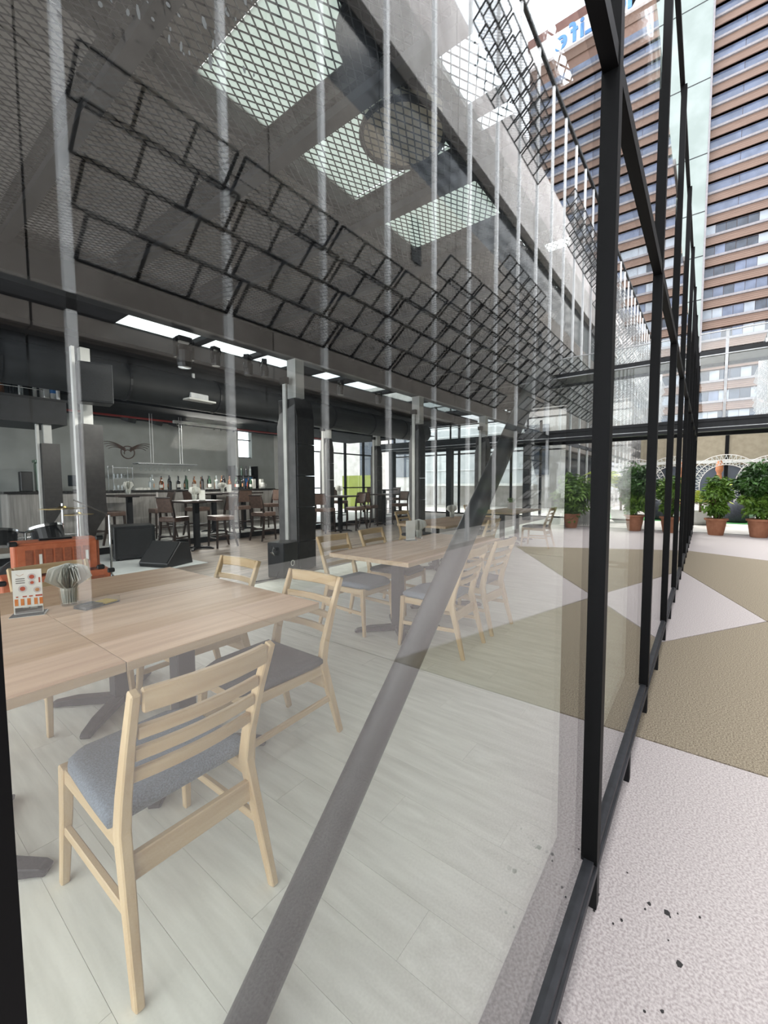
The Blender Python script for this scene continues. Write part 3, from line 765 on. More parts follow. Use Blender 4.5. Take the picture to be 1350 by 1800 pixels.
def palm(x, y, h, lab, seed, fm=leaf_yel, n=16, pl=white_paint, prof=None, ln=.9):
    t = empty('potted_palm', (x, y, GZ), 0, lab, 'plant')
    MB().lathe(prof or [(0, 0), (.2, 0), (.3, .1), (.36, .4), (.38, .45), (.33, .45), (.3, .4), (0, .4)], 24).build('planter', pl, t)
    rr = random.Random(seed); mb = MB(); st_ = MB()
    for i in range(n):
        a = 2 * PI * i / n + rr.uniform(-.2, .2); e = rr.uniform(.5, 1.2)
        pts = []
        for q in range(9):
            u = q / 8
            pts.append(Vector((math.cos(a) * ln * u * math.cos(e) , math.sin(a) * ln * u * math.cos(e), h * .45 + .35 + ln * (math.sin(e) * u - .55 * u * u) + .15 * u)))
        st_.tube(pts, [.012 - .001 * q for q in range(9)], 4)
        for q in range(1, 9):
            dv = (pts[q] - pts[q - 1]).normalized(); sd = dv.cross(Vector((0, 0, 1))).normalized()
            for sg in (-1, 1):
                p = pts[q]; tip = p + sd * sg * .24 * (1 - .6 * abs(q / 8 - .4)) + dv * .16 - Vector((0, 0, .06))
                mb.add([p, p + dv * .05 + (tip - p) * .5, tip, p - dv * .02 + (tip - p) * .45 - Vector((0, 0, .012))], [(0, 1, 2), (0, 2, 3)])
    st_.build('fronds', leaf_mid, t); f_ = mb.build('foliage', fm, t); f_['kind'] = 'stuff'
    MB().tube([(0, 0, .35), (0, 0, h * .45 + .35)], .04, 6).build('stem', bark, t)
    return t
palm(18.5, -.15, .8, 'yellow leaved palm in a white planter just past the end of the glass wall', 4)
palm(22.9, -1.7, 1.5, 'yellow green palm in a white planter behind the second potted tree', 9)
palm(18.0, -2.25, 1.9, 'bright yellow palm in a white planter seen mirrored behind the third pot', 13, n=22, ln=1.05)
palm(20.4, -3.3, 2.2, 'tall yellow palm in a white planter seen mirrored left of the third pot', 17, n=22, ln=1.25)
palm(16.7, -3.25, 1.6, 'tall dark palm in a white planter near the end of the facing building', 23, leaf_mid, 12, ln=.55)
tag(MB().lathe([(0, 0), (.42, 0), (.5, .06), (.5, .34), (.55, .36), (.55, .42), (.4, .42), (.38, .36), (0, .36)], 28).build('low_planter', white_paint), 'low round white planter beside the first yellow palm', 'planter').location = (20.5, .15, GZ)
t = empty('bean_bag', (20, -1.15, GZ + .02), label='dark navy bean bag seat on the green turf', cat='seat')
MB().lathe([(0, 0), (.36, 0), (.42, .12), (.40, .34), (.30, .55), (.16, .70), (0, .74)], 20).build('cushion', navy, t, smooth=True)
tag(MB().box((19.4, -4, GZ - .012), (22.6, -.75, GZ + .015)).build('turf', turf), 'strip of bright green artificial turf in the courtyard', 'turf', kind='stuff')
t = empty('terracotta_urn', (25.0, -.75, GZ), label='tall orange terracotta urn under the white garden arch', cat='urn')
MB().lathe([(0, 0), (.13, 0), (.15, .5), (.12, 1.6), (.09, 1.9), (.15, 2.05), (.14, 2.3), (.07, 2.5), (0, 2.52)], 18).build('body', mat('bright_terracotta', '#b06c44', .6, 0, '#bb7a52', 6), t)
t = empty('fence', (15.9, -4.1, GZ), label='low white slatted fence behind the third potted tree', cat='fence')
for i in range(26): MB().box((0, .07 * i - .0, 0), (.02, .07 * i + .04, .42)).build('slat', white_paint, t)
MB().box((.02, 0, .3), (.04, 1.8, .35)).build('rail', white_paint, t)

# ================================================================== DINING FURNITURE
def arc_rail(x0, x1, y, z, bow, n=6):
    return [(x0 + (x1 - x0) * i / n, y - bow * (1 - (2 * i / n - 1) ** 2), z) for i in range(n + 1)]
def make_chair(seat_mat, label, group):
    t = empty('dining_chair', (0, 0, 0), 0, label, 'chair', group)
    for s in (-1, 1):
        x = .195 * s
        pts = [(x + .02 * s, -.315, 0), (x + .008 * s, -.25, .25), (x, -.205, .42), (x, -.225, .52), (x + .004 * s, -.285, .70), (x + .008 * s, -.345, .855)]
        MB().path(pts, [.024, .03, .032, .03, .026, .024], [.032, .042, .052, .046, .036, .03], (0, 1, 0)).build('rear_leg', oak, t, bevel=.004)
        MB().path([(.215 * s, .265, 0), (.205 * s, .245, .25), (.20 * s, .235, .425)], [.026, .032, .036], [.028, .036, .042], (0, 1, 0)).build('front_leg', oak, t, bevel=.004)
        MB().beam((x, -.205, .385), (.2 * s, .235, .395), .022, .05).build('side_apron', oak_y, t, bevel=.003)
        MB().beam((x + .008 * s, -.245, .215), (.206 * s, .245, .20), .02, .03).build('side_stretcher', oak_y, t, bevel=.003)
    MB().beam((-.2, .235, .385), (.2, .235, .385), .024, .06).build('front_apron', oak_x, t, bevel=.003)
    MB().beam((-.197, -.225, .315), (.197, -.225, .315), .022, .075).build('rear_stretcher', oak_x, t, bevel=.003)
    MB().path(arc_rail(-.185, .185, -.34, .825, .022), .024, .062).build('top_rail', oak_x, t, bevel=.005)
    for z, y in ((.725, -.298), (.655, -.272), (.585, -.248)):
        MB().path(arc_rail(-.182, .182, y, z, .02), .018, .036).build('slat', oak_x, t, bevel=.003)
    # cushion: rounded front, slightly dished
    nx, ny = 10, 10; vs = []; fs = []
    def edge(v):  # half width along depth
        return .205 + .018 * math.sin(PI * (v * .5 + .5)) - (.05 * max(0, (v - .8) / .2) ** 2)
    for lay, (ins, z) in enumerate(((.012, .420), (0, .432), (.0, .452), (.016, .468))):
        for j in range(ny + 1):
            for i in range(nx + 1):
                u = 2 * i / nx - 1; v = j / ny
                hw = edge(v) - ins
                yy = -.185 + (.455 - ins) * v + (ins if v < .5 else 0)
                if lay == 0 or lay == 3: zz = z - .010 * (1 - u * u) * (1 - (2 * v - 1) ** 2) * (1 if lay == 3 else 0)
                else: zz = z
                zz -= .012 * max(0, (v - .75) / .25) ** 2
                vs.append((u * hw, yy, zz))
    N = (nx + 1) * (ny + 1)
    for j in range(ny):
        for i in range(nx):
            a = j * (nx + 1) + i; q = (a, a + 1, a + nx + 2, a + nx + 1)
            fs.append(tuple(3 * N + k for k in q)); fs.append(q[::-1])
    ring = [i for i in range(nx + 1)] + [(j * (nx + 1) + nx) for j in range(1, ny + 1)] + [ny * (nx + 1) + i for i in range(nx - 1, -1, -1)] + [j * (nx + 1) for j in range(ny - 1, 0, -1)]
    for l in range(3):
        for k in range(len(ring)):
            a, b = ring[k], ring[(k + 1) % len(ring)]
            fs.append((l * N + a, l * N + b, (l + 1) * N + b, (l + 1) * N + a))
    mb = MB(); mb.add(vs, fs); mb.build('seat', seat_mat, t, smooth=True)
    return t
GC = 'pale wooden dining chairs around the laminate tables'
ch_g = reg(make_chair(seat_grey, 'pale wooden chair nearest the camera with slatted back and blue grey seat', GC))
ch_g.location = (.62, 1.165, 0)
ch_d = reg(make_chair(seat_dark, 'charcoal seated wooden chair at right end of nearest table, the closer one', GC))
ch_d.location = (1.31, 1.5, 0); ch_d.rotation_euler = (0, 0, PI / 2)
dup(ch_d, (1.34, 2.27, 0), PI / 2 + .03, 'wooden chair at right end of nearest table, farther one, only its back showing', GC)
dup(ch_d, (.84, 2.78, 0), PI + .04, 'pale wooden chair on the far side of the nearest table behind the menu and napkins', GC)
dup(ch_g, (3.02, 2.36, 0), PI - .02, 'wooden chair on far side of second table, left one, grey seat turned to us', GC)
dup(ch_d, (3.72, 2.42, 0), PI + .03, 'pale wooden chair on the far side of the second table, right one of two', GC)
dup(ch_g, (3.07, 1.49, 0), .05, 'wooden chair on near side of second table, crossed by the leaning pipe', GC)
dup(ch_d, (3.72, 1.50, 0), -.04, 'pale wooden chair on the near side of the second table, right one, faint behind reflections', GC)
dup(ch_d, (5.7, 2.45, 0), .02, 'pale wooden chair in front of the third table with its back to us, left one', GC)
dup(ch_d, (6.5, 3.95, 0), PI, 'pale wooden chair behind the third table facing us', GC)
dup(ch_d, (7.45, 3.2, 0), PI / 2, 'pale wooden chair at the right end of the third table', GC)
dup(ch_d, (9.2, 2.6, 0), 0, 'pale wooden chair in front of the fourth table beyond the leaning pipe', GC)
dup(ch_d, (9.4, 4.0, 0), PI, 'pale wooden chair on the far side of the fourth table', GC)

def make_table(label, group, off=(0, 0), w_=.915, d_=.80):
    t = empty('dining_table', (0, 0, 0), 0, label, 'table', group)
    MB().box((-w_ / 2, -d_ / 2, .715), (w_ / 2, d_ / 2, .748)).build('tabletop_edge', edge_mat, t, bevel=.002)
    MB().box((-w_ / 2 + .001, -d_ / 2 + .001, .748), (w_ / 2 - .001, d_ / 2 - .001, .7505)).build('tabletop', tabletop_mat, t)
    x, y = off
    MB().box((x - .045, y - .045, .03), (x + .045, y + .045, .70)).build('pedestal', dark_steel, t, bevel=.004)
    MB().box((x - .2, y - .2, .70), (x + .2, y + .2, .715)).build('top_plate', dark_steel, t)
    for k in range(4):
        a = PI / 4 + k * PI / 2; c, s = math.cos(a), math.sin(a)
        MB().path([(x + .03 * c, y + .03 * s, .036), (x + .26 * c, y + .26 * s, .034), (x + .38 * c, y + .38 * s, .022), (x + .40 * c, y + .40 * s, .012)], [.07, .066, .055, .05], [.05, .044, .03, .02]).build('foot_bar', dark_steel, t, bevel=.004)
    return t
GT = 'oak laminate dining tables pushed together'
t0 = reg(make_table('front right quarter of the nearest oak laminate table group, square pedestal table', GT, (-.02, .10)))
t0.location = (1.04, 1.7, 0)
dup(t0, (1.04, 2.5025, 0), 0, 'rear right table of the nearest oak laminate table group', GT)
dup(t0, (.122, 1.7, 0), 0, 'front left table of the nearest oak laminate group, cut by the picture edge', GT)
dup(t0, (.122, 2.5025, 0), 0, 'rear left table of the nearest oak laminate group, under the menu stand', GT)
t1 = reg(make_table('left table of the second oak laminate group, dark pedestal with chairs tucked in', GT, (0, 0), .915, .86))
t1.location = (3.12, 1.96, 0)
dup(t1, (4.04, 1.96, 0), 0, 'right table of the second oak laminate group behind the leaning pipe', GT)
dup(t1, (5.75, 3.1, 0), 0, 'left table of the third oak laminate group near the room centre', GT)
dup(t1, (6.67, 3.1, 0), 0, 'right table of the third oak laminate group with a napkin glass', GT)
dup(t1, (9.0, 3.3, 0), 0, 'left table of the fourth oak laminate group right of the leaning pipe', GT)
dup(t1, (9.92, 3.3, 0), 0, 'right table of the fourth oak laminate group holding a grey planter', GT)

# ---- table things
def menu(x, y, z, rz, lab, full=True):
    t = empty('menu_stand', (x, y, z), rz, lab, 'menu')
    MB().box((-.065, -.045, 0), (.065, .045, .006)).build('base', black_plastic, t, bevel=.002)
    MB().box((-.066, -.046, 0), (.066, .046, .0015)).build('base_rim', paper, t)
    cd_ = MB().box((-.055, -.002, .006), (.055, .002, .215)).build('card', paper, t)
    if full:
        d = -.0026
        def disc(cx, cz, r, mt, nm='printed_picture'):
            MB().prism([(cx + r * math.cos(2 * PI * i / 16), cz + r * math.sin(2 * PI * i / 16)) for i in range(16)], -d - .0004, -d, Matrix(((1, 0, 0, 0), (0, 0, -1, 0), (0, 1, 0, 0), (0, 0, 0, 1)))).build(nm, mt, cd_)
        def bar(x0, x1, z0, z1, mt, nm='printed_text'): MB().box((x0, d - .0004, z0), (x1, d, z1)).build(nm, mt, cd_)
        for cx, cz, r in ((.018, .180, .0125), (-.018, .126, .013), (.018, .152, .009), (.036, .116, .011)):
            disc(cx, cz, r + .004, conc_lt); MB().prism([(cx + r * .8 * math.cos(2 * PI * i / 12), cz + r * .8 * math.sin(2 * PI * i / 12)) for i in range(12)], -d, -d + .0004, Matrix(((1, 0, 0, 0), (0, 0, -1, 0), (0, 1, 0, 0), (0, 0, 0, 1)))).build('printed_dish', red_print if cx < .03 else tan_print, cd_)
        for z0 in (.172, .162, .152): bar(-.042, -.008, z0, z0 + .004, grey_print)
        MB().tube([(-.04, d, .196), (-.026, d, .187), (-.012, d, .196)], .0008, 4).build('printed_wings', tan_print, cd_)
        bar(.043, .049, .15, .175, red_print)
        bar(.028, .054, .084, .092, red_print)
        for x0, x1 in ((-.044, -.036), (-.02, -.004), (.004, .018)): bar(x0, x1, .085, .091, red_print)
        for i, x0 in enumerate((-.05, -.028, -.004, .022, .042)): bar(x0, x0 + .013, .046, .078, amber_print, 'printed_glass')
        bar(-.05, .052, .008, .036, grey_print, 'printed_band'); bar(-.022, .002, .032, .044, paper, 'printed_plate'); bar(.006, .034, .028, .046, paper, 'printed_plate')
    return t
menu(.53, 2.27, .751, -.42, 'upright menu card with food pictures on the nearest table')
def napkins(x, y, z, lab, n=34, s=1.0, seed=2):
    t = empty('napkin_glass', (x, y, z), 0, lab, 'napkins', 'napkin holders on the tables'); t.scale = (s, s, s)
    rr = random.Random(seed)
    MB().lathe([(.03, 0), (.034, .004), (.040, .075), (.038, .075), (.032, .01), (0, .008)], 18).build('tumbler', acrylic, t)
    mb = MB()
    for k in range(n):
        a = 2 * PI * k / n + rr.uniform(-.1, .1); f = rr.uniform(.35, 1); tw = rr.uniform(-.5, .5)
        c, s_ = math.cos(a), math.sin(a); ct, st2 = math.cos(a + tw), math.sin(a + tw)
        P_ = [(.004, .012), (.027, .012), (.033, .085), (.045 + .050 * f, .155 - .03 * f), (.03 + .045 * f, .195 - .02 * f), (.006, .185 + .012 * f)]
        def pt(r_, z_, o_):
            w_ = min(1, z_ / .18)
            dx, dy = c * (1 - w_) + ct * w_, s_ * (1 - w_) + st2 * w_
            return (dx * r_ - dy * o_, dy * r_ + dx * o_, z_)
        vs_ = [pt(r_, z_, .0006 + .006 * max(0, z_ - .08) / .1) for r_, z_ in P_] + [pt(r_, z_, -.0006 - .006 * max(0, z_ - .08) / .1) for r_, z_ in P_]
        mb.add(vs_, [(0, 1, 2, 5), (2, 3, 4, 5), (11, 8, 7, 6), (11, 10, 9, 8), (1, 7, 8, 2), (0, 5, 11, 6)])
    o = mb.build('napkins', paper, t); o['kind'] = 'stuff'
    return t
napkins(.70, 2.30, .751, 'clear tumbler fanned full of white paper napkins beside the menu card', 40, 1.1)
t = empty('card_tray', (.785, 2.185, .751), .3, label='small clear tray with black and yellow cards beside the napkin tumbler', cat='tray')
MB().box((-.09, -.045, 0), (.09, .045, .004)).build('base', black_plastic, t, bevel=.002)
MB().box((-.088, -.043, .004), (.0, .043, .016)).build('black_card', black_plastic, t); MB().box((.012, -.04, .004), (.08, .04, .01)).build('yellow_card', yellow_pl, t)
rm = MB()
for a, b in (((-.09, -.045), (.09, -.045)), ((.09, -.045), (.09, .045)), ((.09, .045), (-.09, .045)), ((-.09, .045), (-.09, -.045))): rm.beam((a[0], a[1], .015), (b[0], b[1], .015), .003, .03)
rm.build('rim', acrylic, t)
menu(3.78, 2.26, .751, -.5, 'dark printed menu card standing on the second table', False)
napkins(3.98, 2.28, .751, 'napkin tumbler beside the menu on the second table', 26, 1.1, 5)
napkins(6.75, 3.35, .751, 'napkin tumbler on the third table', 26, 1.2, 6)
t = empty('grey_planter', (9.95, 3.45, .751), 0, 'small grey square planter with a low plant on the fourth table', 'planter')
MB().lathe([(0, 0), (.09, 0), (.11, .16), (.1, .16), (.09, .12), (0, .12)], 4).build('box', conc, t)
o = leaf_cloud(120, .11, .2, .06, .014, 31).build('foliage', leaf_mid, t); o['kind'] = 'stuff'

# ================================================================== BAR FURNITURE
def make_stool(label, group):
    t = empty('bar_stool', (0, 0, 0), 0, label, 'stool', group)
    for s in (-1, 1):
        MB().path([(.2 * s, .21, 0), (.19 * s, .19, .60)], [.03, .042], [.03, .042], (0, 1, 0)).build('front_leg', dark_wood, t)
        MB().path([(.2 * s, -.27, 0), (.19 * s, -.19, .35), (.19 * s, -.17, .66), (.185 * s, -.19, .85), (.18 * s, -.25, 1.08)], [.03, .036, .04, .034, .028], [.034, .042, .046, .04, .03], (0, 1, 0)).build('rear_leg', dark_wood, t)
        MB().beam((.197 * s, .2, .26), (.195 * s, -.22, .26), .022, .03).build('side_stretcher', dark_wood, t)
    MB().beam((-.195, .2, .2), (.195, .2, .2), .026, .032).build('foot_rest', dark_wood, t)
    MB().beam((-.195, -.235, .3), (.195, -.235, .3), .022, .03).build('rear_stretcher', dark_wood, t)
    MB().box((-.215, -.2, .595), (.215, .225, .70)).build('seat', leather, t, bevel=.022, seg=2)
    MB().path([(0, -.195, .80), (0, -.225, .94), (0, -.255, 1.10)], .38, .04, (0, 1, 0)).build('back_panel', leather, t, bevel=.012)
    MB().beam((-.19, -.258, 1.11), (.19, -.258, 1.11), .05, .02).build('top_rail', dark_wood, t)
    return t
GS = 'brown leather bar stools at the high tables'
st = reg(make_stool('bar stool left of the high table behind the floor monitor, back turned half to us', GS))
stools = [
    (4.36, 8.72, 0, -1.25, None),
    (5.16, 8.22, 0, 1.5, 'bar stool right of the front high table, its pale back panel facing left of us'),
    (3.55, 9.85, .12, -1.4, 'bar stool behind the black subwoofer, left of the platform table'),
    (4.72, 10.05, .12, 1.5, 'bar stool on the platform between the first platform table and the front high table'),
    (5.55, 9.95, .12, -1.3, 'bar stool on the platform just behind the front high table'),
    (6.55, 9.58, .12, 0, 'bar stool at the front edge of the platform with its back to us'),
    (6.42, 8.42, 0, -1.4, 'bar stool close to the left edge of the nearest black column'),
    (7.85, 10.0, .12, 1.5, 'bar stool on the platform partly hidden by the nearest black column'),
    (8.45, 8.32, 0, -1.4, 'bar stool just right of the nearest black column, left of its high table'),
    (9.45, 8.02, 0, 1.5, 'bar stool right of the second high table with a pale lit back'),
    (8.9, 9.75, .12, PI, 'bar stool on the platform behind the second high table'),
    (10.45, 8.35, 0, -1.45, 'bar stool left of the third high table'),
    (12.0, 8.2, 0, 1.5, 'bar stool right of the third high table with a pale lit back'),
    (10.6, 9.8, .12, PI, 'bar stool on the platform behind the third high table'),
    (12.7, 9.9, .12, -1.5, 'dark bar stool at the farthest high table, left one'),
    (13.9, 9.9, .12, 1.5, 'dark bar stool at the farthest high table, right one'),
]
for x, y, z, r, lab in stools:
    if lab is None: st.location = (x, y, z); st.rotation_euler = (0, 0, r)
    else: dup(st, (x, y, z), r, lab, GS)
def make_high(label, group):
    t = empty('high_table', (0, 0, 0), 0, label, 'table', group)
    MB().box((-.42, -.36, 1.005), (.42, .36, 1.045)).build('tabletop', dark_wood, t, bevel=.004)
    MB().box((-.05, -.05, .04), (.05, .05, .99)).build('pedestal', black_metal, t)
    MB().box((-.16, -.16, .985), (.16, .16, 1.004)).build('top_plate', black_metal, t)
    for k in range(4):
        a = PI / 4 + k * PI / 2; c, s = math.cos(a), math.sin(a)
        MB().path([(.03 * c, .03 * s, .04), (.25 * c, .25 * s, .035), (.34 * c, .34 * s, .015)], [.07, .06, .05], [.05, .04, .02]).build('foot_bar', black_metal, t)
    return t
GH = 'dark high tables in the bar area'
ht = reg(make_high('dark high table in front of the bar platform with napkins, left of the nearest column', GH)); ht.location = (4.64, 8.32, 0)
ht2 = [(3.98, 9.95, .12, 'dark high table on the platform behind the subwoofer'), (6.1, 10.1, .12, 'left dark high table on the platform before the right half of the bar'), (7.0, 10.1, .12, 'right dark high table on the platform beside the nearest black column'),
       (8.85, 8.1, 0, 'dark high table just right of the nearest column with a napkin cup'), (11.25, 8.35, 0, 'dark high table third from the left at floor level'), (13.3, 9.9, .12, 'dark high table farthest right near the end glazing')]
for x, y, z, lab in ht2: dup(ht, (x, y, z), 0, lab, GH)
napkins(4.55, 8.2, 1.046, 'white napkin cup on the front high table', 22, 1.5, 8)
napkins(3.95, 9.9, 1.166, 'white napkin cup on the platform table behind the subwoofer', 22, 1.5, 9)
napkins(6.3, 10.0, 1.166, 'white napkin cup on the left platform table before the bar', 22, 1.4, 10)
napkins(8.75, 8.05, 1.046, 'white napkin cup on the high table right of the nearest column', 22, 1.5, 11)
menu(4.72, 8.2, 1.046, -.5, 'small white menu card beside the napkins on the front high table', False).scale = (1.1, 1.1, 1)
menu(6.5, 10.0, 1.166, -.5, 'small white menu card beside the napkins on the platform table', False).scale = (1.1, 1.1, 1)

# ---- bar counter with bottles
BC = empty('bar_counter', (5.3, 10.9, .12), 0, 'long grey panelled bar counter with a black top', 'counter')
MB().box((-3.2, -.02, .0), (3.3, .6, 1.09)).build('body', bar_front, BC)
for i in range(9): MB().box((-3.2 + .722 * i + .006, -.045, .12), (-3.2 + .722 * (i + 1) - .006, -.021, 1.08)).build('front_panel', bar_front, BC, bevel=.003)
for i in (0, 3, 6, 8): MB().box((-3.2 + .722 * i + .70, -.06, .02), (-3.2 + .722 * i + .745, -.046, 1.08)).build('light_strip', conc_lt, BC)
MB().box((-3.28, -.12, 1.09), (3.36, .66, 1.135)).build('bar_top', bar_top_m, BC, bevel=.004)
MB().tube([(-3.2, -.2, .2), (3.3, -.2, .2)], .022, 10).build('foot_rail', chrome, BC)
for i in range(6): MB().tube([(-3 + 1.2 * i, -.2, .2), (-3 + 1.2 * i, -.05, .2)], .012, 6).build('rail_bracket', chrome, BC)
ZB = .12 + 1.135
bprof = {'spirit': [(0, 0), (.036, 0), (.038, .01), (.038, .18), (.03, .205), (.014, .225), (.013, .285), (.016, .287), (.016, .31), (0, .31)],
         'wine': [(0, 0), (.036, 0), (.037, .2), (.028, .235), (.014, .26), (.0135, .325), (0, .325)],
         'square': [(0, 0), (.045, 0), (.046, .15), (.04, .17), (.015, .185), (.014, .23), (.02, .232), (.02, .255), (0, .255)]}
bmesh_c = {}
kinds = [('spirit', bottle_c, 'clear spirit'), ('spirit', bottle_d, 'dark spirit'), ('wine', bottle_g, 'green wine'), ('square', bottle_a, 'amber square'), ('spirit', bottle_a, 'amber spirit'), ('wine', bottle_d, 'dark wine'), ('square', bottle_c, 'clear square')]
ordn = ['first', 'second', 'third', 'fourth', 'fifth', 'sixth', 'seventh', 'eighth', 'ninth', 'tenth', 'eleventh', 'twelfth', 'thirteenth', 'fourteenth', 'fifteenth', 'sixteenth', 'seventeenth', 'eighteenth', 'nineteenth', 'twentieth', 'twenty first', 'twenty second', 'twenty third', 'twenty fourth', 'twenty fifth', 'twenty sixth', 'twenty seventh', 'twenty eighth', 'twenty ninth', 'thirtieth', 'thirty first', 'thirty second', 'thirty third', 'thirty fourth', 'thirty fifth', 'thirty sixth', 'thirty seventh', 'thirty eighth', 'thirty ninth', 'fortieth', 'forty first', 'forty second']
seq = [6, 0, 6, 4, 1, 3, 1, 5, 2, 1, 0, 5, 2, 1, 6, 4, 1, 3, 5, 4, 1, 2, 5, 1, 0, 3, 2, 5, 1, 4, 3, 4, 1, 5, 1, 2, 5, 1, 5, 2, 1, 3]
caps = [black_plastic, chrome, red_paint, brass]
for i, q in enumerate(seq):
    kd, mt, nm = kinds[q]
    key = (kd, mt.name)
    if key not in bmesh_c: bmesh_c[key] = MB().lathe(bprof[kd], 12).mesh('bottle', mt, smooth=False)
    x = 4.95 + .076 * i + random.uniform(-.02, .02); y = 11.05 + .16 * (i % 3) + random.uniform(-.02, .02)
    sc = random.uniform(1.0, 1.3)
    o = bpy.data.objects.new('bottle', bmesh_c[key]); COL.objects.link(o); o.location = (x, y, ZB); o.scale = (sc, sc, sc)
    tag(o, f'{nm} bottle on the bar top, {ordn[i]} from the left of the bottle row', 'bottle', 'bottles along the bar top')
    c_me = bmesh_c.setdefault(('label', i % 3), MB().tube([(0, 0, .05), (0, 0, .13)], .0395 if kd != 'square' else .047, 12, False).mesh('paper_label', [paper, tan_print, red_print][i % 3]))
    if i % 2: inst(c_me, 'paper_label', o)
# beer tower, terminal, rack, crates
t = empty('drink_cooler', (2.78, 11.3, ZB), 0, 'tall green lit drinks cooler at the left end of the bar', 'cooler')
MB().box((-.12, -.12, 0), (.12, .12, .62)).build('body', bottle_g, t, bevel=.02); MB().box((-.1, -.125, .2), (.1, -.121, .5)).build('label_panel', paper, t); MB().box((-.14, -.14, .62), (.14, .14, .68)).build('cap', bottle_g, t, bevel=.01)
tag(MB().box((2.4, 11.25, ZB), (2.6, 11.45, ZB + .42)).build('black_box', black_plastic, bevel=.01), 'plain black box left of the green drinks cooler on the bar', 'box')
t = empty('till_terminal', (3.42, 11.2, ZB), -.3, 'dark point of sale terminal with tilted screen on the bar', 'terminal')
MB().box((-.12, -.1, 0), (.12, .1, .03)).build('base', black_plastic, t); MB().beam((0, .02, .03), (0, .05, .16), .06, .03).build('neck', black_plastic, t); MB().box((-.2, -.02, .1), (.2, .015, .36), (-.35, 0, 0)).build('screen', dark_glass, t, bevel=.005)
t = empty('glass_rack', (4.35, 11.35, ZB), 0, 'open metal rack of upturned glasses at the left of the bar bottles', 'rack')
for z in (0, .28, .55): MB().box((-.22, -.15, z), (.22, .15, z + .012)).build('shelf', chrome, t)
for sx in (-.22, .22):
    for sy in (-.15, .15): MB().beam((sx, sy, 0), (sx, sy, .6), .014, .014).build('post', chrome, t)
gm = MB().lathe([(.028, .0), (.032, .11), (.029, .11), (.025, .006), (0, .006)], 10).mesh('tumbler', acrylic)
kq = 0
for z in (.013, .293):
    for i in range(5):
        o = bpy.data.objects.new('tumbler', gm); COL.objects.link(o); o.location = (4.18 + .085 * i, 11.28, ZB + z)
        tag(o, 'clear tumbler on the ' + ('lower' if z < .1 else 'upper') + f' shelf of the glass rack, {ordn[i]} from the left', 'glass', 'tumblers in the glass rack'); kq += 1
for i in range(4):
    o = MB().box((4.5 + .09 * i, 10.88, ZB), (4.58 + .09 * i, 10.97, ZB + .05 + .012 * (i % 2))).build('paper_stack', paper)
    tag(o, f'small stack of white paper on the bar top, {ordn[i]} of four left of the bottles', 'paper')
tag(MB().lathe([(0, 0), (.09, 0), (.12, .02), (.12, .03), (0, .03)], 18).build('plate', paper), 'white plate on the bar top among the bottles', 'plate').location = (6.45, 10.92, ZB)
# back shelf unit with colourful cartons
t = empty('back_shelf', (8.35, 12.05, 0), 0, 'dark shelf unit full of bottles behind the right end of the bar', 'shelf')
for z in (.0, .9, 1.3, 1.65): MB().box((-.45, -.18, z), (.45, .18, z + .03)).build('board', black_metal, t)
for sx in (-.45, .42): MB().box((sx, -.18, 0), (sx + .03, .18, 2.0)).build('upright', black_metal, t)
for i, (dx, mt, h, lab) in enumerate(((-.3, bottle_a, .3, 'amber bottle on the back shelf, leftmost'), (-.14, bottle_g, .28, 'green bottle on the back shelf beside the amber one'), (.04, blue_can, .26, 'bright blue carton on the back shelf'), (.2, blue_can, .3, 'tall blue carton on the back shelf right of the other blue one'), (.33, bottle_d, .3, 'dark bottle at the right end of the back shelf'))):
    o = (MB().box((-.06, -.05, 0), (.06, .05, h)) if mt is blue_can else MB().lathe(bprof['spirit'], 12)).build('carton' if mt is blue_can else 'bottle', mt); o.location = (8.35 + dx, 12.0, 1.33); tag(o, lab, 'carton' if mt is blue_can else 'bottle')
    if i < 4:
        o2 = MB().lathe(bprof['wine'], 12).build('bottle', [bottle_c, bottle_g, bottle_d, bottle_c][i]); o2.location = (8.35 + dx + .03, 12.0, 1.68)
        tag(o2, f'wine bottle on the top board of the back shelf, {ordn[i]} from the left', 'bottle')
# coffee machine / white jug
t = empty('white_jug', (8.35, 11.0, ZB), 0, 'white jug beside the bottles at the right end of the bar', 'jug')
MB().lathe([(0, 0), (.06, 0), (.08, .07), (.055, .15), (.06, .19), (.05, .19), (0, .17)], 16).build('body', white_paint, t, smooth=True); MB().tube([(.06, 0, .15), (.12, 0, .13), (.12, 0, .07), (.07, 0, .05)], .01, 6).build('handle', white_paint, t)
for i in range(2):
    o = MB().box((-.055, -.05, 0), (.055, .05, .30)).build('white_carton', paper, bevel=.004); o.location = (8.2 + .3 * i, 11.3, ZB); tag(o, ['tall white carton left of the white jug on the bar', 'tall white carton right of the white jug on the bar'][i], 'carton')

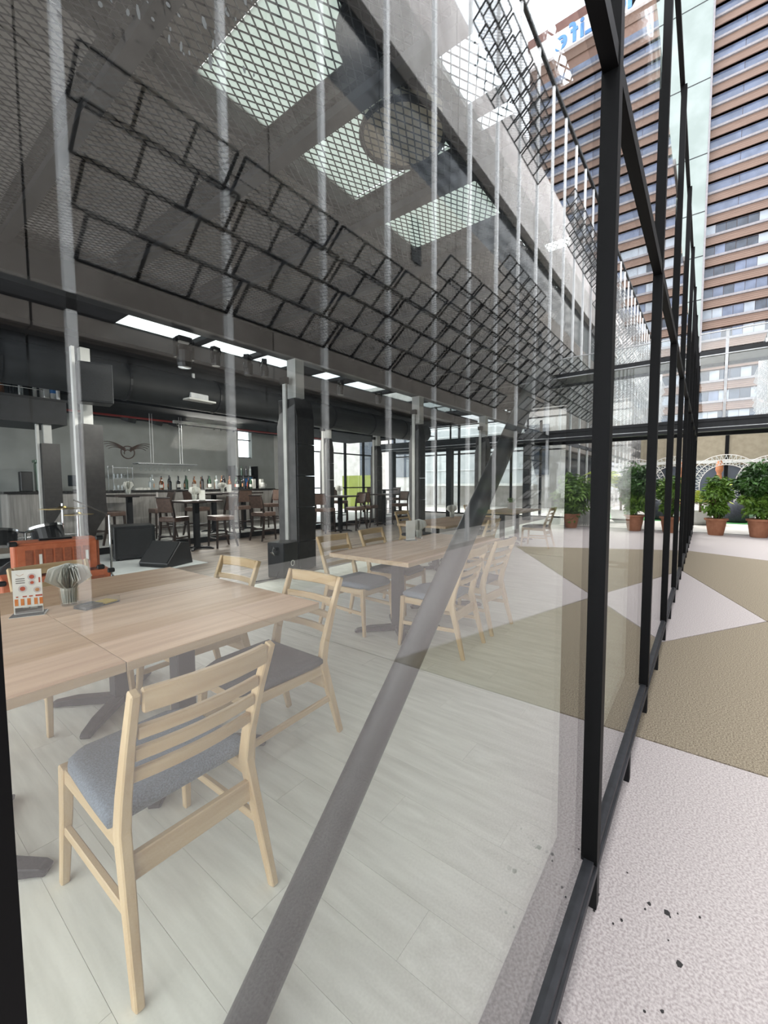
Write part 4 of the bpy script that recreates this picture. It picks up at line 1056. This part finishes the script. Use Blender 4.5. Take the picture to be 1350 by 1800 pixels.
# hanging glass rack above the bar
HG = empty('hanging_rack', (5.3, 10.95, 1.86), 0, 'hanging stemware rack with upturned wine glasses above the bar', 'rack')
MB().box((-.75, -.18, .06), (.75, .18, .075)).build('shelf', steel_lt, HG)
for x in (-.35, .4):
    for d in (-.03, .03): MB().tube([(x + d, 0, .07), (x + d, 0, 2.05)], .008, 6).build('hanger', steel_lt, HG)
for y in (-.15, -.05, .05, .15): MB().box((-.75, y - .008, .045), (.75, y + .008, .06)).build('rail', chrome, HG)
wgm = MB().lathe([(.03, -.002), (.03, 0), (.004, -.006), (.004, -.07), (.03, -.1), (.034, -.14), (.028, -.17), (.026, -.17), (.03, -.14), (.0, -.09)][::-1], 10).mesh('wine_glass', acrylic)
for i in range(12):
    o = bpy.data.objects.new('wine_glass', wgm); COL.objects.link(o); o.location = (4.65 + .11 * i, 10.9, 1.908)
    tag(o, f'upturned wine glass under the hanging rack, {ordn[i]} from the left', 'glass', 'wine glasses hanging above the bar')
# track bar with small lamps, ceiling cassette, projector speakers
t = empty('track_light', (6.6, 11.2, 3.05), 0, 'white lighting track with small lamps above the bar', 'lamp')
MB().box((-.95, -.05, 0), (.95, .05, .07)).build('track', white_paint, t)
for i in range(9): MB().tube([(-.85 + .21 * i, -.02, 0), (-.85 + .21 * i, -.05, -.06)], [.022, .03], 10).build('lamp_head', chrome, t)
for x in (-.7, .7): MB().tube([(x, 0, .07), (x, 0, .7)], .006, 5).build('cord', black_metal, t)
t = empty('cassette_unit', (4.7, 8.35, 3.10), .1, 'white square ceiling cassette unit hanging above the front high table', 'cassette')
MB().box((-.31, -.31, 0), (.31, .31, .035)).build('panel', white_paint, t, bevel=.006); MB().box((-.2, -.2, .036), (.2, .2, .16)).build('housing', steel_lt, t); MB().tube([(0, 0, .16), (0, 0, .6)], .03, 8).build('stem', steel_lt, t)
for i, (x, lab) in enumerate(((5.6, 'small black wall speaker right of the emblem'), (6.15, 'small black wall speaker under the red pipe near the track lamps'), (4.9, 'black bracket speaker above the winged emblem'))):
    t = empty('wall_speaker', (x, 12.1, 3.08), .4, lab, 'speaker'); MB().box((-.16, -.12, 0), (.16, .1, .2), (.35, 0, .2)).build('cabinet', black_plastic, t, bevel=.01); MB().tube([(0, .06, .1), (0, .3, .12)], .02, 6).build('bracket', black_metal, t)

# gantry over the left of the bar with bottles and rails
GA = empty('bar_gantry', (1.3, 9.3, 2.5), 0, 'dark overhead bar gantry with glass shelves and rails at the upper left', 'gantry')
MB().box((-2.2, 0, 0), (1.42, 1.2, .42)).build('box', dark_steel, GA); MB().box((-2.2, -.02, .42), (1.44, 1.2, .46)).build('ledge', black_metal, GA)
for z in (.6, .75, .9): MB().tube([(-2, .02, z), (1.1, .02, z)], .009, 6).build('rail', chrome, GA)
for x in (-1.2, -.2, .75, 1.1): MB().beam((x, .02, .46), (x, .02, 1.0), .02, .02).build('upright', steel_lt, GA)
for x in (1.3,): MB().tube([(x, .0, .46), (x, .0, 1.1)], .03, 8).build('end_post', steel_lt, GA)
for z in (1.0,): MB().box((-2.2, 0.0, z), (1.15, .9, z + .02)).build('shelf', dark_glass, GA)
for i in range(7):
    o = MB().lathe(bprof['spirit'], 10).build('bottle', [bottle_a, bottle_d, bottle_c, bottle_g][i % 4]); o.location = (1.35 + .13 * i, 9.6, 2.961)
    tag(o, f'bottle on the overhead bar gantry, {ordn[i]} from the left', 'bottle', 'bottles on the overhead gantry')
t = empty('spray_bottle', (2.58, 9.45, 2.961), 0, 'white and blue bottle at the right end of the gantry', 'bottle'); MB().lathe([(0, 0), (.06, 0), (.06, .25), (.03, .32), (0, .32)], 12).build('body', white_paint, t); MB().tube([(0, 0, .12), (0, 0, .2)], .062, 12, False).build('label_band', blue_can, t)

# ---- loudspeaker on the stage post, stage lamps
t = empty('loudspeaker', (2.32, 6.68, 2.52), -.2, 'black loudspeaker mounted high on the stage post', 'speaker')
MB().prism([(-.2, -.16), (.2, -.2), (.2, .1), (-.2, .1)], 0, .55).build('cabinet', black_plastic, t, bevel=.01); MB().prism([(-.18, -.168), (.18, -.205), (.18, -.2), (-.18, -.162)], .03, .52).build('grille', black_cloth, t); MB().box((-.03, .1, .2), (.03, .2, .35)).build('bracket', black_metal, t)
for i, (x, y, sc, lab) in enumerate(((3.0, 5.45, 1.2, 'large black moving head stage lamp under the strip skylight, leftmost'), (3.5, 5.5, .8, 'round black stage lamp in the middle of the strip skylight'), (4.02, 5.46, .9, 'black stage lamp right of the round one, under the skylight'), (4.32, 5.45, .8, 'black stage lamp beside the nearest column top'), (6.1, 5.45, .8, 'black stage lamp right of the nearest column'), (7.3, 5.45, .8, 'black stage lamp below the beam, farthest right'))):
    t = empty('stage_lamp', (x, y, 3.38), .3 * i, lab, 'lamp', 'stage lamps along the beam'); t.scale = (sc,) * 3
    MB().box((-.08, -.05, -.06), (.08, .05, 0)).build('yoke_base', black_plastic, t, bevel=.008)
    for s in (-1, 1): MB().box((s * .095 - .012, -.03, -.24), (s * .095 + .012, .03, -.03)).build('yoke_arm', black_plastic, t)
    MB().lathe([(0, -.34), (.07, -.34), (.08, -.30), (.085, -.16), (.06, -.1), (0, -.09)], 16).build('head', black_plastic, t)
    MB().tube([(.05, .05, -.02), (.16, .1, -.1), (.12, .1, .0)], .006, 5).build('cable', black_metal, t)

# ---- band gear
AM = empty('guitar_amp', (1.17, 4.32, .617), -.12, 'orange guitar amplifier head with slotted back on an orange cabinet', 'amplifier')
MB().box((-.30, -.14, 0), (.30, .14, .27)).build('case', orange, AM, bevel=.012, seg=2)
bf_ = MB().box((-.275, -.152, .03), (.275, -.141, .25)).build('back_frame', orange, AM)
for i in range(7): MB().box((-.225 + .066 * i, -.158, .07), (-.225 + .066 * i + .048, -.1525, .21)).build('vent_slot', orange_dk, bf_)
for i, x in enumerate((-.136, .19)): MB().box((x, -.1605, .085), (x + .02, -.1582, .17)).build('white_plate', paper, bf_)
for sx in (-.30, .30):
    for sz in (0.0, .27): MB().box((sx - .03, -.165, sz - .02), (sx + .03, -.12, sz + .02)).build('corner_guard', black_plastic, AM, bevel=.008)
MB().box((-.12, -.03, .27), (.12, .03, .285)).build('handle', black_plastic, AM, bevel=.006)
CB = empty('speaker_cabinet', (1.17, 4.34, 0), -.12, 'larger orange speaker cabinet under the orange amplifier head', 'speaker')
MB().box((-.38, -.18, 0), (.38, .18, .595)).build('case', orange, CB, bevel=.012, seg=2); MB().box((-.33, -.19, .06), (.33, -.181, .54)).build('back_panel', orange_dk, CB)
for sx in (-.38, .38):
    for sz in (0.02, .575): MB().box((sx - .03, -.195, sz - .02), (sx + .03, -.15, sz + .02)).build('corner_guard', black_plastic, CB, bevel=.008)
SB = empty('subwoofer', (3.35, 8.25, .012), -.25, 'large black subwoofer box on the stage mat', 'speaker')
sc_ = MB().box((-.33, -.3, .03), (.33, .3, .62)).build('cabinet', black_plastic, SB, bevel=.012)
MB().box((-.28, -.306, .08), (.28, -.301, .57)).build('grille', black_cloth, SB)
for sx in (-.336,): 
    for y in (-.1, .1): MB().box((sx - .02, y - .06, .3), (sx + .006, y + .06, .38)).build('side_handle', black_metal, sc_, bevel=.006)
for sx in (-.28, .28):
    for sy in (-.25, .25): MB().lathe([(.03, 0), (.03, .03), (0, .03)], 10, (sx, sy, 0)).build('caster', black_metal, sc_)
MN = empty('floor_monitor', (3.42, 7.05, .012), 1.94, 'black wedge floor monitor in front of the subwoofer', 'speaker')
Mx = Matrix(((0, 0, 1, 0), (1, 0, 0, 0), (0, 1, 0, 0), (0, 0, 0, 1)))
MB().prism([(-.26, 0), (.30, 0), (.32, .07), (.02, .40), (-.18, .37)], -.3, .3, Mx).build('cabinet', black_plastic, MN, bevel=.01)
MB().prism([(.318, .078), (.324, .082), (.034, .396), (.024, .392)], -.27, .27, Mx).build('grille', black_cloth, MN)
MB().tube([(.301, -.02, .16), (.33, .0, .18), (.301, .06, .2)], .012, 6).build('grip', black_metal, MN)
PS = empty('powered_speaker', (4.02, 4.72, 0), .25, 'small black speaker cabinet with cable leaning at the nearest column foot', 'speaker')
MB().box((-.17, -.15, 0), (.17, .15, .52)).build('cabinet', black_plastic, PS, bevel=.012); MB().tube([(.03 + .04 * math.cos(2 * PI * i / 14), -.155, .2 + .04 * math.sin(2 * PI * i / 14)) for i in range(15)], .007, 5, False).build('port_ring', paper, PS)
MB().tube([(-.172, 0, .42), (-.23, 0, .46), (-.26, 0, .4), (-.20, 0, .34)], .02, 8).build('jack_plug', chrome, PS); MB().tube([(-.17, -.05, .1), (-.3, -.1, .03), (-.5, .1, .01)], .008, 5).build('cable', black_metal, PS)
DK = empty('drum_kit', (1.25, 6.0, 0), 0, 'black drum kit with chrome stands and brass cymbals at the left edge', 'drums')
def drum(c, r, d, rot, nm):
    R = Euler(rot).to_matrix().to_4x4(); R.translation = Vector(c)
    for nm2, pr, mt in ((nm, [(0, 0), (r, 0), (r, d), (0, d)], black_plastic), ('hoop', [(r, -.01), (r + .012, -.01), (r + .012, .02), (r, .02)], chrome), ('hoop', [(r, d - .02), (r + .012, d - .02), (r + .012, d + .01), (r, d + .01)], chrome)):
        mb = MB().lathe(pr, 24); mb.v = [tuple(R @ Vector(v)) for v in mb.v]; mb.build(nm2, mt, DK)
drum((.0, -.2, .28), .27, .40, (PI / 2, 0, 0), 'bass_drum'); drum((-.22, -.3, .68), .15, .2, (-.3, .1, 0), 'rack_tom'); drum((.22, -.3, .70), .15, .2, (-.3, -.1, 0), 'rack_tom'); drum((-.5, .2, .35), .2, .35, (0, 0, 0), 'floor_tom'); drum((.48, .2, .52), .17, .14, (.1, 0, 0), 'snare_drum')
for x, y, z, r in ((.36, -.28, 1.10, .22), (-.55, -.2, 1.15, .24), (.62, .1, 1.0, .17)):
    MB().lathe([(0, .03), (.03, .028), (.05, .012), (r, 0), (r, -.003), (.05, .008), (0, .02)][::-1], 24, (x, y, z)).build('cymbal', brass, DK)
    sb = MB().tube([(x, y, .4), (x, y, z + .06)], .012, 8)
    for k in range(3): sb.tube([(x, y, .45), (x + .25 * math.cos(2.1 * k), y + .25 * math.sin(2.1 * k), .01)], .010, 6)
    sb.build('cymbal_stand', chrome, DK)
MB().tube([(0, -.3, .5), (0, -.32, .85), (-.2, -.3, .88)], .014, 8).build('tom_arm', chrome, DK); MB().tube([(0, -.32, .85), (.2, -.3, .9)], .014, 8).build('tom_arm', chrome, DK)
t = empty('music_stand', (2.05, 5.6, 0), .3, 'chrome tripod microphone stand beside the drum kit', 'stand')
MB().tube([(0, 0, .1), (0, 0, 1.0)], .012, 8).build('pole', chrome, t); MB().tube([(0, 0, 1.0), (-.35, .1, 1.2)], .009, 6).build('boom', chrome, t)
for k in range(3): MB().tube([(0, 0, .25), (.28 * math.cos(2.09 * k), .28 * math.sin(2.09 * k), .01)], .01, 6).build('tripod_leg', chrome, t)
# far bar detail: cooler box near rear glazing
t = empty('water_dispenser', (9.2, 11.6, .0), 0, 'white service trolley with red edged crates seen right of the nearest column', 'trolley')
MB().box((-.2, -.2, .05), (.2, .2, .85)).build('body', conc_lt, t); MB().box((-.22, -.22, .85), (.22, .22, 1.0)).build('crate', red_print, t); MB().box((-.22, -.22, 1.0), (.22, .22, 1.12)).build('crate', white_paint, t)

# ---- bar track light, and fill lights added beside the stage lamps
def spot(nm, loc, e, col=(1, .93, .82), size=.6, tgt=(0, 0, -1)):
    l = bpy.data.lights.new(nm, 'AREA'); l.energy = e; l.color = col; l.size = size
    o = bpy.data.objects.new(nm, l); COL.objects.link(o); o.location = loc; o.rotation_euler = Vector(tgt).to_track_quat('-Z', 'Y').to_euler()
    return o
spot('track_lamp_light', (6.6, 11.0, 2.93), 60, (1, .96, .9), size=1.7, tgt=(0, -.75, -1))
for x_, e_ in ((3.0, 14), (4.02, 10), (6.1, 14), (7.3, 14)): spot('stage_fill_light', (x_, 5.42, 2.95), e_, (1, .97, .92), size=.16, tgt=(0, .9, -.6))  # added fill to brighten the interior; the stage lamps themselves are off

# water marks dried on the first pane, high up on the left
rr = random.Random(12); mb = MB()
for _ in range(170):
    u, v = rr.random(), rr.random()
    x = .04 + .16 * u; z = 1.62 + .14 * v + .04 * (u - .5)
    a = .0006 + .0012 * rr.random() ** 2; b_ = a * rr.choice((1, 1.4, 2.2, 4))
    n_ = 6; th_ = rr.uniform(-.5, .3)
    mb.prism([(a * math.cos(2 * PI * i / n_), b_ * math.sin(2 * PI * i / n_)) for i in range(n_)], 0, .0002, Matrix.Translation((x, -.0053, z)) @ Matrix.Rotation(th_, 4, 'Y') @ Matrix(((1, 0, 0, 0), (0, 0, 1, 0), (0, 1, 0, 0), (0, 0, 0, 1))))
o = mb.build('water_marks', mat('water_mark', '#6f7474', .8), GW, center=False); o['kind'] = 'stuff'

MB().box((-3, 4.3, -.42), (14, 6.78, -.34)).build('bar_soffit', roof_dark, R2, center=False)
t = empty('ring_sign', (35.8, .04, 4.9), 0, 'half ring shaped red sign on the shop roof beyond the footbridge', 'sign')
MB().tube([(0, .5 * math.cos(PI * i / 18), .5 * math.sin(PI * i / 18)) for i in range(19)], .09, 8).build('half_ring', red_paint, t)
MB().box((-.03, -.55, -.06), (.03, .55, .0)).build('foot', red_paint, t)
